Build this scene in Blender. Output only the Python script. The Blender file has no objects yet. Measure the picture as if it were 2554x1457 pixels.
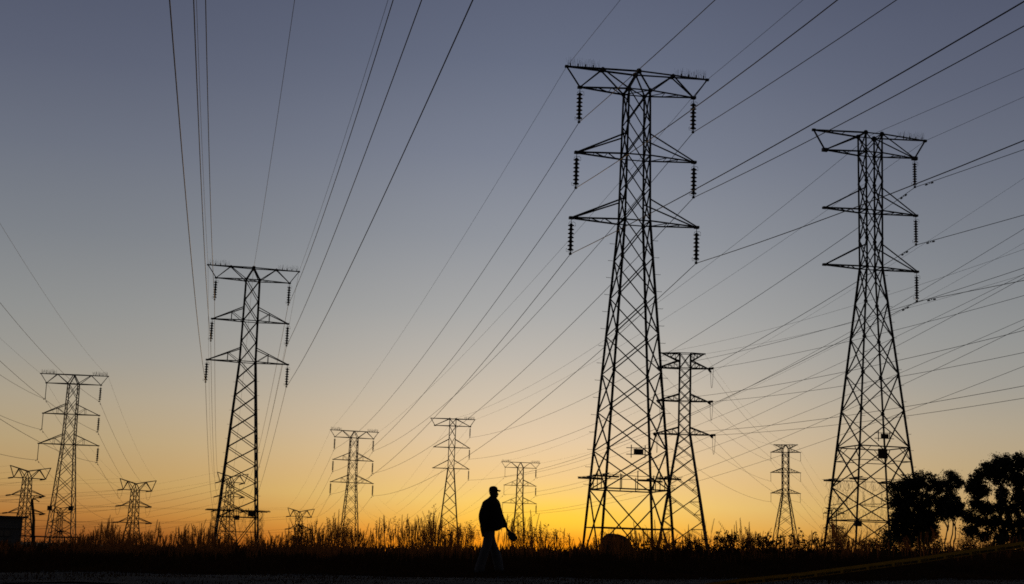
import bpy, math, random, json
import numpy as np
from mathutils import Vector, Matrix
DATA = json.loads('''{"cam":[3.59788,0.17192,0.035,0.74306],"types":{"A":[4.839,3.9,3.995,4.236,1.34,4.442,2.402,0.717,0.842,0.07,0.0,0.022],"B":[4.648,3.736,3.768,3.773,1.493,4.546,2.302,0.664,0.631,0.097,0.0,-0.011],"C":[3.068,3.913,3.914,3.856,2.012,5.323,2.3,0.798,0.8,0.161,0.0,0.028],"D":[5.588,4.391,4.598,5.077,2.867,4.311,2.3,0.8,1.1,0.12,1.15,0.685],"E":[3.49,4.136,4.107,4.556,2.444,5.369,2.3,0.882,0.904,0.162,0.0,-0.345]},"SP":{"A":4.4,"B":4.4,"C":5.4,"D":4.4,"E":5.4},"towers":{"T1":["A",7.815,92.003,0.185,21.596],"T2":["A",-27.897,152.799,0.238,18.7],"T3":["A",-63.665,210.77,0.083,12.555],"T4":["A",-30.37,287.928,0.304,11.339],"T5":["A",3.692,365.26,0.088,10.513],"T6":["B",27.207,107.529,0.212,22.217],"T7":["B",-11.559,305.714,0.044,15.669],"T9":["C",73.648,381.961,-0.381,15.968],"T14":["C",120.275,531.591,-0.168,4.515],"T10":["D",-119.948,365.458,0.835,3.783],"T11":["D",-100.392,395.922,0.791,2.543],"T12":["D",-84.942,450.056,0.759,7.391],"T13":["D",-71.599,510.537,0.739,-1.592],"T8":["E",28.636,233.675,-0.096,18.917]},"wires":{"L1":{"pL":[[3.081,91.115,31.779,50.676,-162.46,36.998,2.239],[3.081,91.115,31.779,-34.965,286.486,21.521,1.808],[-34.965,286.486,21.521,-75.222,507.234,9.987,1.573]],"pR":[[12.592,92.899,31.779,59.903,-166.998,36.392,2.45],[12.592,92.899,31.779,-25.732,289.383,21.521,1.875],[-25.732,289.383,21.521,-66.964,514.763,9.987,1.578]],"uL":[[4.003,91.288,28.037,53.156,-162.6,32.6,3.442],[4.003,91.288,28.037,-34.07,286.767,17.779,3.475],[-34.07,286.767,17.779,-74.338,508.04,7.12,2.561]],"uR":[[11.67,92.725,28.037,58.921,-166.573,32.815,3.879],[11.67,92.725,28.037,-26.628,289.102,17.779,3.559],[-26.628,289.102,17.779,-67.848,513.957,7.12,2.682]],"mL":[[3.909,91.27,23.595,45.603,-163.968,30.755,5.311],[3.909,91.27,23.595,-34.161,286.738,13.337,3.721],[-34.161,286.738,13.337,-74.491,507.9,2.808,2.653]],"mR":[[11.764,92.743,23.595,58.896,-166.639,28.445,3.905],[11.764,92.743,23.595,-26.536,289.131,13.337,3.586],[-26.536,289.131,13.337,-67.695,514.096,2.808,2.682]],"lL":[[3.673,91.226,19.195,53.53,-162.311,21.945,3.257],[3.673,91.226,19.195,-34.39,286.666,8.937,3.648],[-34.39,286.666,8.937,-74.845,507.578,-1.592,2.876]],"lR":[[12.0,92.787,19.195,55.758,-167.364,26.571,4.548],[12.0,92.787,19.195,-26.307,289.203,8.937,3.681],[-26.307,289.203,8.937,-67.342,514.419,-1.592,2.682]]},"W13":{"pL":[[-75.222,507.234,9.987,-196.165,313.408,10.237,2.379]],"pR":[[-66.964,514.763,9.987,-187.904,320.935,10.196,2.39]],"uL":[[-74.338,508.04,7.12,-195.279,314.213,7.313,3.762]],"uR":[[-67.848,513.957,7.12,-188.789,320.129,7.328,3.758]],"mL":[[-74.491,507.9,2.808,-195.433,314.074,3.017,3.758]],"mR":[[-67.695,514.096,2.808,-188.636,320.268,3.017,3.758]],"lL":[[-74.845,507.578,-1.592,-195.787,313.752,-1.383,3.758]],"lR":[[-67.342,514.419,-1.592,-188.282,320.591,-1.383,3.758]]},"L2":{"uR":[[30.847,108.313,28.862,101.898,-111.468,31.388,1.472],[30.847,108.313,28.862,-7.839,305.876,22.313,3.702],[-7.839,305.876,22.313,-43.739,578.666,9.985,0.935]],"mR":[[30.879,108.32,24.315,102.205,-111.372,26.319,1.429],[30.879,108.32,24.315,-7.806,305.877,17.767,3.509],[-7.806,305.877,17.767,-43.499,578.695,4.997,1.034]],"lR":[[30.884,108.321,19.915,102.344,-111.327,21.264,1.73],[30.884,108.321,19.915,-7.801,305.878,13.367,3.149],[-7.801,305.878,13.367,-43.731,578.664,1.141,1.072]],"pR":[[31.739,108.505,32.657,101.662,-111.652,37.294,0.6],[31.739,108.505,32.657,-6.927,305.916,26.109,2.276],[-6.927,305.916,26.109,-42.846,578.704,13.792,0.87]],"pc":[[27.207,107.529,32.657,97.21,-112.553,36.206,1.643],[27.207,107.529,32.657,-11.559,305.714,26.109,3.321],[-11.559,305.714,26.109,-47.478,578.498,13.792,0.87]]},"L3":{"pL":[[-32.578,151.662,28.883,3.724,-34.241,33.318,3.471],[-32.578,151.662,28.883,-88.498,446.681,18.97,4.086]],"pR":[[-23.174,153.947,28.883,13.655,-32.933,34.167,2.898],[-23.174,153.947,28.883,-80.393,454.374,18.97,4.086]],"uL":[[-31.665,151.883,25.141,4.498,-34.151,28.822,3.979],[-31.665,151.883,25.141,-87.63,447.505,16.103,2.612]],"uR":[[-24.086,153.725,25.141,12.225,-33.15,29.142,4.606],[-24.086,153.725,25.141,-81.261,453.55,16.103,2.669]],"mL":[[-31.758,151.861,20.699,4.407,-34.163,25.034,3.689],[-31.758,151.861,20.699,-87.78,447.362,11.791,2.251]],"mR":[[-23.993,153.748,20.699,12.922,-33.021,25.744,3.129],[-23.993,153.748,20.699,-81.11,453.693,11.791,2.545]],"lL":[[-31.992,151.804,16.299,3.935,-34.239,21.767,3.146],[-31.992,151.804,16.299,-88.127,447.033,7.391,2.224]],"lR":[[-23.76,153.805,16.299,13.099,-33.002,20.752,2.745],[-23.76,153.805,16.299,-80.763,454.023,7.391,2.251]],"pc":[[-27.897,152.799,28.883,8.719,-33.58,32.644,3.748],[-27.897,152.799,28.883,-84.942,450.056,17.82,4.197]]},"W12":{"pL":[[-88.498,446.681,18.97,-286.235,573.241,16.678,6.691]],"pR":[[-80.393,454.374,18.97,-277.878,580.661,16.678,6.691]],"uL":[[-87.63,447.505,16.103,-285.435,573.887,14.662,8.124]],"uR":[[-81.261,453.55,16.103,-278.773,579.867,13.81,8.363]],"mL":[[-87.78,447.362,11.791,-285.498,573.894,9.523,8.357]],"mR":[[-81.11,453.693,11.791,-278.618,580.004,9.499,8.363]],"lL":[[-88.127,447.033,7.391,-285.699,573.821,3.737,8.749]],"lR":[[-80.763,454.023,7.391,-278.26,580.322,5.099,8.363]]},"L4":{"pL":[[-68.465,210.372,22.738,-40.344,70.721,24.17,1.803],[-68.465,210.372,22.738,-103.839,392.436,14.122,1.891]],"pR":[[-58.821,211.172,22.738,-30.116,69.142,22.52,2.452],[-58.821,211.172,22.738,-95.982,400.382,14.122,1.891]],"uL":[[-67.53,210.449,18.996,-39.612,70.516,19.654,3.318],[-67.53,210.449,18.996,-102.998,393.286,11.254,2.364]],"uR":[[-59.757,211.094,18.996,-32.083,69.105,19.95,3.246],[-59.757,211.094,18.996,-96.823,399.531,11.254,2.36]],"mL":[[-67.625,210.441,14.553,-39.983,70.478,15.273,3.256],[-67.625,210.441,14.553,-103.144,393.139,6.943,2.364]],"mR":[[-59.661,211.102,14.553,-33.086,68.875,16.347,2.948],[-59.661,211.102,14.553,-96.677,399.678,6.943,2.36]],"lL":[[-67.864,210.421,10.153,-40.23,70.519,10.926,3.241],[-67.864,210.421,10.153,-103.48,392.799,2.543,2.364]],"lR":[[-59.422,211.122,10.153,-32.806,68.841,11.499,3.044],[-59.422,211.122,10.153,-96.341,400.018,2.543,2.364]]},"W11":{"pL":[[-103.839,392.436,14.122,-296.469,512.137,13.128,1.555]],"pR":[[-95.982,400.382,14.122,-288.603,520.132,13.781,1.709]],"uL":[[-102.998,393.286,11.254,-295.614,513.014,11.099,3.061]],"uR":[[-96.823,399.531,11.254,-289.443,519.279,10.914,3.098]],"mL":[[-103.144,393.139,6.943,-295.732,512.91,6.338,3.194]],"mR":[[-96.677,399.678,6.943,-289.297,519.427,6.603,3.098]],"lL":[[-103.48,392.799,2.543,-296.071,512.564,2.548,3.103]],"lR":[[-96.341,400.018,2.543,-288.961,519.768,2.203,3.098]]},"W10":{"pL":[[-123.239,361.824,15.361,-316.235,486.935,15.361,3.2]],"pR":[[-115.738,370.107,15.361,-308.734,495.218,15.361,3.2]],"uL":[[-122.436,362.711,12.494,-315.431,487.822,12.494,4.0]],"uR":[[-116.541,369.22,12.494,-309.537,494.331,12.494,4.0]],"mL":[[-122.575,362.557,8.183,-315.571,487.668,8.183,4.0]],"mR":[[-116.402,369.374,8.183,-309.398,494.485,8.183,4.0]],"lL":[[-122.896,362.203,3.783,-315.892,487.313,3.783,4.0]],"lR":[[-116.081,369.729,3.783,-309.076,494.839,3.783,4.0]]},"E8":{"pL":[[24.819,234.044,32.13,78.341,-4.972,38.084,3.6]],"pR":[[31.766,233.373,32.13,84.896,-1.253,37.023,3.377]],"uL":[[24.176,234.106,29.686,77.507,-5.367,35.815,3.357]],"uR":[[32.409,233.311,29.686,85.146,-0.989,35.309,3.249]],"mL":[[24.205,234.103,24.317,78.39,-5.159,29.685,3.348]],"mR":[[32.38,233.314,24.317,85.314,-0.96,29.075,3.344]],"lL":[[23.757,234.146,18.917,77.959,-5.4,23.997,3.139]],"lR":[[32.827,233.27,18.917,85.844,-0.696,24.584,2.962]]},"L5":{"pL":[[24.819,234.044,32.13,70.826,383.091,28.703,5.657],[70.826,383.091,28.703,117.278,532.1,17.25,1.698]],"pR":[[31.766,233.373,32.13,76.522,380.81,28.703,5.688],[76.522,380.81,28.703,123.327,531.073,17.25,1.698]],"uL":[[24.176,234.106,29.686,70.042,383.405,24.391,3.607],[70.042,383.405,24.391,116.445,532.241,12.938,2.122]],"uR":[[32.409,233.311,29.686,77.306,380.496,24.391,4.446],[77.306,380.496,24.391,124.16,530.931,12.938,3.396]],"mL":[[24.205,234.103,24.317,70.041,383.406,19.068,3.607],[70.041,383.406,19.068,116.444,532.241,7.615,2.122]],"mR":[[32.38,233.314,24.317,77.308,380.496,19.068,0.6],[77.308,380.496,19.068,124.162,530.931,7.615,0.6]],"lL":[[23.757,234.146,18.917,70.095,383.384,13.668,3.607],[70.095,383.384,13.668,116.502,532.232,2.215,2.122]],"lR":[[32.827,233.27,18.917,77.254,380.517,13.668,3.607],[77.254,380.517,13.668,124.104,530.941,2.215,2.122]]},"L6":{"pL":[[-1.106,364.837,20.696,48.705,105.453,36.597,2.701],[-1.106,364.837,20.696,-67.652,652.417,17.709,5.771]],"pR":[[8.534,365.686,20.696,56.427,110.713,35.545,2.716],[8.534,365.686,20.696,-57.163,653.313,18.883,5.837]],"uL":[[-0.171,364.92,16.954,46.569,105.426,30.754,2.873],[-0.171,364.92,16.954,-65.548,652.752,15.579,6.068]],"uR":[[7.599,365.604,16.954,55.53,110.175,31.286,1.881],[7.599,365.604,16.954,-58.1,653.245,15.141,6.05]],"mL":[[-0.266,364.911,12.512,49.361,105.908,28.259,2.987],[-0.266,364.911,12.512,-65.278,652.828,9.977,6.385]],"mR":[[7.694,365.612,12.512,55.451,110.199,26.825,1.876],[7.694,365.612,12.512,-58.005,653.252,10.698,6.05]],"lL":[[-0.506,364.89,8.112,49.355,105.812,23.957,3.047],[-0.506,364.89,8.112,-66.214,652.652,6.298,6.05]],"lR":[[7.933,365.633,8.112,55.26,110.259,22.306,2.059],[7.933,365.633,8.112,-57.765,653.269,6.298,6.05]]}}}''')
scene = bpy.context.scene
COL = scene.collection
F, PITCH, ROLL, HC = DATA['cam']; F *= 1000
R = random.Random(11)
DROP = ((75, 0), (110, -.9), (153, -3), (210, -7), (300, -10), (600, -13), (1000, -18), (5000, -50))
def gzv(x, y):                                  # the ground: a field tilting gently up to the right, falling away beyond its crest
    return .027 * np.clip(x, -150, 60) + .03 * np.sin(x * .21 + 1) * np.sin(y * .13) + np.interp(y, [a for a, b in DROP], [b for a, b in DROP])
def gz(x, y): return float(gzv(x, y))
def srgb(r, g, b):
    f = lambda c: (c / 255 / 12.92) if c <= 10 else ((c / 255 + .055) / 1.055) ** 2.4
    return (f(r), f(g), f(b), 1)
def at(px, py, y):                              # world point at depth y seen at a pixel of the photograph
    X, Y = px - 1277, 728.5 - py
    cr, sr = math.cos(ROLL), math.sin(ROLL)
    a, b = X * cr - Y * sr, X * sr + Y * cr
    c, s = math.cos(PITCH), math.sin(PITCH)
    d = Vector((a, F * c - b * s, F * s + b * c)); d *= y / d.y
    return Vector((d.x, d.y, d.z + HC))
# ---------------------------------------------------------------- materials
def mat(name, col, rough=.7, metal=0., noise=None, scale=8., transl=0., spec=.3):
    m = bpy.data.materials.new(name); m.use_nodes = True
    nt = m.node_tree; b = nt.nodes['Principled BSDF']
    b.inputs['Roughness'].default_value = rough; b.inputs['Metallic'].default_value = metal
    b.inputs['Specular IOR Level'].default_value = spec
    b.inputs['Base Color'].default_value = (*col, 1)
    c = None
    if noise:
        n = nt.nodes.new('ShaderNodeTexNoise'); n.inputs['Scale'].default_value = scale; n.inputs['Detail'].default_value = 5
        tc = nt.nodes.new('ShaderNodeTexCoord'); nt.links.new(tc.outputs['Object'], n.inputs['Vector'])
        r = nt.nodes.new('ShaderNodeValToRGB'); r.color_ramp.elements[0].color = (*col, 1); r.color_ramp.elements[1].color = (*noise, 1)
        r.color_ramp.elements[0].position = .35; r.color_ramp.elements[1].position = .68
        nt.links.new(n.outputs['Fac'], r.inputs['Fac']); nt.links.new(r.outputs['Color'], b.inputs['Base Color']); c = r.outputs['Color']
        bp = nt.nodes.new('ShaderNodeBump'); bp.inputs['Strength'].default_value = .3
        nt.links.new(n.outputs['Fac'], bp.inputs['Height']); nt.links.new(bp.outputs['Normal'], b.inputs['Normal'])
    if transl:
        t = nt.nodes.new('ShaderNodeBsdfTranslucent'); x = nt.nodes.new('ShaderNodeMixShader'); x.inputs[0].default_value = transl
        t.inputs['Color'].default_value = (*[v * 1.6 for v in col], 1)
        out = nt.nodes['Material Output']
        nt.links.new(b.outputs[0], x.inputs[1]); nt.links.new(t.outputs[0], x.inputs[2]); nt.links.new(x.outputs[0], out.inputs['Surface'])
    return m
M = dict(
    steel=mat('weathered_steel', (.055, .054, .052), .62, .35, (.09, .085, .08), 3.),
    wire=mat('aluminium_wire', (.07, .07, .07), .6, .3),
    porcelain=mat('brown_porcelain', (.055, .028, .018), .3, 0, (.09, .045, .025), 20., spec=.5),
    plate=mat('sign_plate', (.06, .04, .035), .6, .1, (.09, .05, .04), 9.),
    whisker=mat('spike_wire', (.2, .2, .2), .5, .5),
    soil=mat('dry_soil', (.018, .015, .012), .95, 0, (.028, .024, .019), 1.3, spec=.1),
    dust=mat('dusty_track', (.012, .012, .013), .95, 0, (.009, .009, .01), 1.7, spec=.1),
    grass=mat('dry_grass', (.036, .018, .008), .9, 0, None, transl=.35, spec=.08),
    straw=mat('straw_stalk', (.15, .06, .018), .8, 0, None, transl=.5, spec=.08),
    leaf=mat('gum_leaf', (.035, .038, .02), .6, 0, None, transl=.15, spec=.2),
    bark=mat('grey_bark', (.10, .085, .07), .9, 0, (.16, .14, .12), 5.),
    rock=mat('dark_earth', (.018, .016, .013), .95, 0, (.028, .024, .02), 6.),
    wood=mat('creosoted_wood', (.05, .035, .025), .9, 0, (.08, .06, .04), 6.),
    plaster=mat('grey_render_wall', (.16, .16, .165), .9, 0, (.20, .20, .20), 2.),
    roofing=mat('sheet_roofing', (.10, .10, .11), .6, .3, (.13, .13, .14), 1.),
    glass=mat('window_glass', (.20, .19, .18), .15, 0, spec=.6),
    jacket=mat('dark_jacket', (.012, .012, .014), .9, 0, (.018, .018, .02), 25., spec=.1),
    trouser=mat('grey_trousers', (.10, .10, .115), .9, 0, (.13, .13, .145), 18., spec=.1),
    skin=mat('skin', (.05, .028, .018), .6), cap=mat('dark_cap', (.012, .012, .015), .85, spec=.1),
    cloth=mat('folded_cloth', (.035, .037, .045), .9, 0, (.05, .052, .06), 30.),
    shoe=mat('black_shoe', (.02, .02, .02), .5),
    tape=mat('yellow_tape', (.62, .33, .02), .45, 0, spec=.4), ink=mat('black_print', (.02, .02, .015), .6),
)
# ---------------------------------------------------------------- mesh builder
class MB:
    def __init__(s): s.v = []; s.f = []
    def add(s, v, f):
        n = len(s.v); s.v += [tuple(p) for p in v]; s.f += [tuple(i + n for i in q) for q in f]
    def angle(s, p, q, a=.1, t=None):           # an L-section member
        p, q = Vector(p), Vector(q); d = q - p
        if d.length < 1e-4: return
        d.normalize(); t = t or a * .22
        u = d.cross(Vector((0, 0, 1)));
        if u.length < .1: u = d.cross(Vector((0, 1, 0)))
        u.normalize(); w = d.cross(u); h = a * .45
        sec = [(-h, -h), (h, -h), (h, -h + t), (-h + t, -h + t), (-h + t, h), (-h, h)]
        v = [p + u * x + w * y for x, y in sec] + [q + u * x + w * y for x, y in sec]
        s.add(v, [(i, (i + 1) % 6, (i + 1) % 6 + 6, i + 6) for i in range(6)] + [(5, 4, 3, 2, 1, 0), (6, 7, 8, 9, 10, 11)])
    def box(s, c, sx, sy, sz, rz=0, ax=None):
        c = Vector(c); X = Vector((math.cos(rz), math.sin(rz), 0)); Y = Vector((-math.sin(rz), math.cos(rz), 0)); Z = Vector((0, 0, 1))
        if ax: X, Y, Z = ax
        v = [c + X * (i * sx / 2) + Y * (j * sy / 2) + Z * (k * sz / 2) for i in (-1, 1) for j in (-1, 1) for k in (-1, 1)]
        s.add(v, [(0, 1, 3, 2), (4, 6, 7, 5), (0, 4, 5, 1), (2, 3, 7, 6), (0, 2, 6, 4), (1, 5, 7, 3)])
    def tube(s, pts, r, n=5, closed=False):
        pts = [Vector(p) for p in pts]; N = len(pts); vs = []
        rr = r if isinstance(r, (list, tuple)) else [r] * N
        ref = Vector((0, 0, 1))
        for i, p in enumerate(pts):
            d = (pts[min(i + 1, N - 1)] - pts[max(i - 1, 0)])
            if d.length < 1e-6: d = Vector((0, 0, 1))
            d.normalize(); u = d.cross(ref)
            if u.length < .05: u = d.cross(Vector((1, 0, 0)))
            u.normalize(); w = d.cross(u)
            vs += [p + (u * math.cos(2 * math.pi * k / n) + w * math.sin(2 * math.pi * k / n)) * rr[i] for k in range(n)]
        fs = [(i * n + k, i * n + (k + 1) % n, (i + 1) * n + (k + 1) % n, (i + 1) * n + k) for i in range(N - 1) for k in range(n)]
        fs += [tuple(range(n))[::-1], tuple((N - 1) * n + k for k in range(n))]
        s.add(vs, fs)
    def lathe(s, p, axis, prof, n=14):          # prof: (distance along axis, radius)
        p = Vector(p); d = Vector(axis).normalized(); u = d.orthogonal().normalized(); w = d.cross(u); vs = []
        for t, r in prof:
            vs += [p + d * t + (u * math.cos(2 * math.pi * k / n) + w * math.sin(2 * math.pi * k / n)) * r for k in range(n)]
        N = len(prof)
        fs = [(i * n + k, i * n + (k + 1) % n, (i + 1) * n + (k + 1) % n, (i + 1) * n + k) for i in range(N - 1) for k in range(n)]
        fs += [tuple(range(n))[::-1], tuple((N - 1) * n + k for k in range(n))]
        s.add(vs, fs)
    def plate(s, c, r, n, t=.03):               # gusset plate: thin octagon facing n
        s.lathe(Vector(c) - Vector(n).normalized() * t / 2, n, [(0, r), (t, r)], 8)
    def build(s, name, m, parent=None, smooth=False, org=None):
        me = bpy.data.meshes.new(name)
        top = parent
        while top is not None and top.parent is not None: top = top.parent
        o0 = Vector(org) if org is not None else (top.location.copy() if top is not None else Vector((0, 0, 0)))
        me.from_pydata([tuple(Vector(v) - o0) for v in s.v], [], s.f)
        o = bpy.data.objects.new(name, me); COL.objects.link(o); me.materials.append(M[m] if isinstance(m, str) else m)
        if parent: o.parent = parent
        else: o.location = o0
        if smooth: me.polygons.foreach_set('use_smooth', [True] * len(me.polygons))
        return o
def fastmesh(name, V, Fc, m, org=(0, 0, 0)):
    me = bpy.data.meshes.new(name); V = np.asarray(V, dtype=np.float32) - np.array(org, dtype=np.float32); Fc = np.asarray(Fc, dtype=np.int32)
    k = Fc.shape[1]
    me.vertices.add(len(V)); me.vertices.foreach_set('co', V.ravel())
    me.loops.add(Fc.size); me.loops.foreach_set('vertex_index', Fc.ravel())
    me.polygons.add(len(Fc)); me.polygons.foreach_set('loop_start', np.arange(0, Fc.size, k, dtype=np.int32)); me.polygons.foreach_set('loop_total', np.full(len(Fc), k, dtype=np.int32))
    me.update(); me.validate(); o = bpy.data.objects.new(name, me); COL.objects.link(o); me.materials.append(M[m]); o.location = org
    return o
def tag(o, label=None, cat=None, group=None, kind=None):
    for k, v in (('label', label), ('category', cat), ('group', group), ('kind', kind)):
        if v: o[k] = v
    return o
def empty(name, loc, label, cat, group=None):
    o = bpy.data.objects.new(name, None); COL.objects.link(o); o.location = loc; o.empty_display_size = .3
    return tag(o, label, cat, group)
# ---------------------------------------------------------------- camera
cd = bpy.data.cameras.new('camera'); cam = bpy.data.objects.new('camera', cd); COL.objects.link(cam)
cd.sensor_width = 36; cd.lens = 36 * F / 2554; cd.clip_start = .1; cd.clip_end = 6000
fw = Vector((0, math.cos(PITCH), math.sin(PITCH))); up = Vector((0, -math.sin(PITCH), math.cos(PITCH))); rt = Vector((1, 0, 0))
r2 = rt * math.cos(ROLL) + up * math.sin(ROLL); u2 = up * math.cos(ROLL) - rt * math.sin(ROLL)
mw = Matrix((r2, u2, -fw)).transposed().to_4x4(); mw.translation = Vector((0, 0, HC)); cam.matrix_world = mw
scene.camera = cam
# ---------------------------------------------------------------- sky and light
SUN_AZ, SUN_EL = math.radians(2.1), math.radians(.4)
w = bpy.data.worlds.new('World'); scene.world = w; w.use_nodes = True
nt = w.node_tree; N = nt.nodes; L = nt.links; bg = N['Background']
def nd(t, **k):
    n = N.new(t)
    for a, b in k.items(): setattr(n, a, b)
    return n
def mth(op, a, b=None, c=None, clamp=False):
    n = nd('ShaderNodeMath', operation=op, use_clamp=clamp)
    for i, v in enumerate((a, b, c)):
        if v is None: continue
        if isinstance(v, (int, float)): n.inputs[i].default_value = v
        else: L.new(v, n.inputs[i])
    return n.outputs[0]
def mixc(f, a, b, mode='MIX'):
    n = nd('ShaderNodeMix', data_type='RGBA', blend_type=mode)
    for i, v in ((0, f), (6, a), (7, b)):
        if isinstance(v, (int, float)): n.inputs[i].default_value = v
        elif isinstance(v, tuple): n.inputs[i].default_value = v
        else: L.new(v, n.inputs[i])
    return n.outputs[2]
tc = nd('ShaderNodeTexCoord'); vn = nd('ShaderNodeVectorMath', operation='NORMALIZE'); L.new(tc.outputs['Generated'], vn.inputs[0])
sx = nd('ShaderNodeSeparateXYZ'); L.new(vn.outputs[0], sx.inputs[0])
el = mth('MULTIPLY', mth('ARCSINE', sx.outputs['Z']), 180 / math.pi)       # elevation in degrees
az = mth('MULTIPLY', mth('ARCTAN2', sx.outputs['X'], sx.outputs['Y']), 180 / math.pi)
daz = mth('SUBTRACT', az, math.degrees(SUN_AZ))
def ramp(stops, span=30., lo=-1.):
    r = nd('ShaderNodeValToRGB'); e = r.color_ramp.elements; r.color_ramp.interpolation = 'LINEAR'
    while len(e) < len(stops): e.new(.5)
    for i, (d, c) in enumerate(stops):
        e[i].position = (d - lo) / span; e[i].color = srgb(*c)
    L.new(mth('DIVIDE', mth('SUBTRACT', el, lo), span, clamp=True), r.inputs[0]); return r.outputs[0]
far = ramp([(-1, (92, 48, 22)), (-.3, (134, 78, 36)), (.5, (174, 117, 58)), (1.7, (183, 147, 92)), (3.3, (178, 157, 119)), (4.9, (168, 157, 136)), (6.5, (152, 150, 143)), (8.2, (141, 143, 142)), (11.2, (122, 127, 134)), (14.5, (105, 111, 125)), (17.7, (90, 96, 114)), (21.5, (78, 84, 104)), (29, (54, 59, 77))])
mid = ramp([(-1, (215, 92, 16)), (-.2, (238, 140, 36)), (.7, (249, 190, 84)), (1.6, (247, 207, 122)), (2.6, (240, 203, 142)), (4.1, (224, 200, 166)), (5.7, (205, 192, 172)), (7.3, (186, 181, 172)), (9, (168, 169, 168)), (12, (144, 149, 157)), (15.3, (121, 128, 144)), (19, (100, 108, 128)), (22, (89, 96, 117))])
def gauss(x, s): return mth('POWER', math.e, mth('MULTIPLY', mth('POWER', mth('DIVIDE', x, s), 2), -1))
g1 = gauss(daz, 11.5)
col = mixc(g1, far, mid)
dd = mth('SQRT', mth('ADD', mth('POWER', mth('DIVIDE', daz, 3.8), 2), mth('POWER', mth('DIVIDE', mth('SUBTRACT', el, .8), 1.0), 2)))
col = mixc(mth('MULTIPLY', gauss(dd, 1.), .95), col, (1.08, .66, .05, 1))
d2 = mth('SQRT', mth('ADD', mth('POWER', mth('DIVIDE', daz, 7.5), 2), mth('POWER', mth('DIVIDE', mth('ADD', el, .15), .72), 2)))
col = mixc(mth('MULTIPLY', gauss(d2, 1.), 0.95), col, (1.05, .32, .006, 1))
ny = nd('ShaderNodeTexNoise'); ny.inputs['Scale'].default_value = 1.6; ny.inputs['Detail'].default_value = 3
mp = nd('ShaderNodeMapping'); mp.inputs['Scale'].default_value = (1, 1, 7); L.new(vn.outputs[0], mp.inputs[0]); L.new(mp.outputs[0], ny.inputs['Vector'])
col = mixc(1., col, mixc(ny.outputs['Fac'], (.975, .975, .97, 1), (1.025, 1.025, 1.03, 1)), 'MULTIPLY')   # faint unevenness of the air
back = mth('MULTIPLY_ADD', mth('COSINE', mth('MULTIPLY', daz, math.pi / 180)), .5, .5)                     # 1 towards the sunset, 0 behind
dim = mth('MULTIPLY_ADD', mth('SMOOTH_MIN', mth('MULTIPLY', back, 1.15), 1., .1), .93, .07)
col = mixc(1., col, dim, 'MULTIPLY')
sky = nd('ShaderNodeTexSky', sky_type='NISHITA', sun_disc=False, sun_elevation=SUN_EL, sun_rotation=SUN_AZ, dust_density=2.)
col = mixc(.003, col, sky.outputs[0], 'ADD')
L.new(col, bg.inputs['Color']); bg.inputs['Strength'].default_value = 1
sd = bpy.data.lights.new('sun', 'SUN'); sd.energy = .35; sd.angle = math.radians(.5); sd.color = (1, .62, .28)
so = bpy.data.objects.new('sun', sd); COL.objects.link(so)
dirv = Vector((math.sin(SUN_AZ) * math.cos(SUN_EL), math.cos(SUN_AZ) * math.cos(SUN_EL), math.sin(SUN_EL)))
so.rotation_euler = dirv.to_track_quat('Z', 'Y').to_euler(); so.location = (0, 300, 60)
vs = scene.view_settings; vs.view_transform = 'Standard'; vs.look = 'None'; vs.exposure = 0; vs.gamma = 1; vs.use_curve_mapping = False
scene.cycles.max_bounces = 4; scene.cycles.diffuse_bounces = 2; scene.cycles.transmission_bounces = 2; scene.cycles.use_denoising = False
scene.cycles.filter_width = 1.7
# ---------------------------------------------------------------- pylons
SP = DATA['SP']; ATT = {}; ROOT = {}
def string_mb(mb, p, d, L, style, r=.17, n=12):
    p = Vector(p); d = Vector(d).normalized(); top = .28; bot = .2
    mb.tube([p, p + d * top], .022, 5); q = p + d * top; Ls = L - top - bot
    if style == 'rod':
        mb.tube([p + d * .02, p + d * (L * .93)], .05, 6); mb.lathe(p + d * (L * .9), d, [(0, .02), (.04, .08), (.16, .08), (.2, .03)], 8); return
    prof = [(0, .045)]; k = 7 if style == 'big' else 9; st = Ls / k
    for i in range(k):
        t = i * st
        prof += [(t + st * .18, r * .42), (t + st * .34, r * .55), (t + st * .52, r * .93), (t + st * .6, r), (t + st * .68, r * .8), (t + st * .8, r * .4)]
    prof += [(Ls, .045)]
    mb.lathe(q, d, prof, n); e = q + d * Ls; mb.tube([e, e + d * bot], .025, 5)
    mb.lathe(p + d * (L - .13), d, [(0, .05), (.05, .1), (.13, .1), (.17, .04)], 7)
def horns(mb, p, L, X):                        # arcing horns above and below the sheds
    p = Vector(p); X = Vector(X)
    for z, s, k in ((-.22, 1, -1), (-(L - .2), -1, 1)):
        a = p + Vector((0, 0, z))
        mb.tube([a, a + X * .18 * s + Vector((0, 0, .04)), a + X * .27 * s + Vector((0, 0, .02 * k)), a + X * .29 * s + Vector((0, 0, .2 * k)), a + X * .24 * s + Vector((0, 0, .26 * k))], .013, 4)
        a2 = a - X * .1 * s; mb.tube([a, a2 + Vector((0, 0, .05)), a2 - X * .08 * s + Vector((0, 0, .14 * k))], .012, 4)
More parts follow.
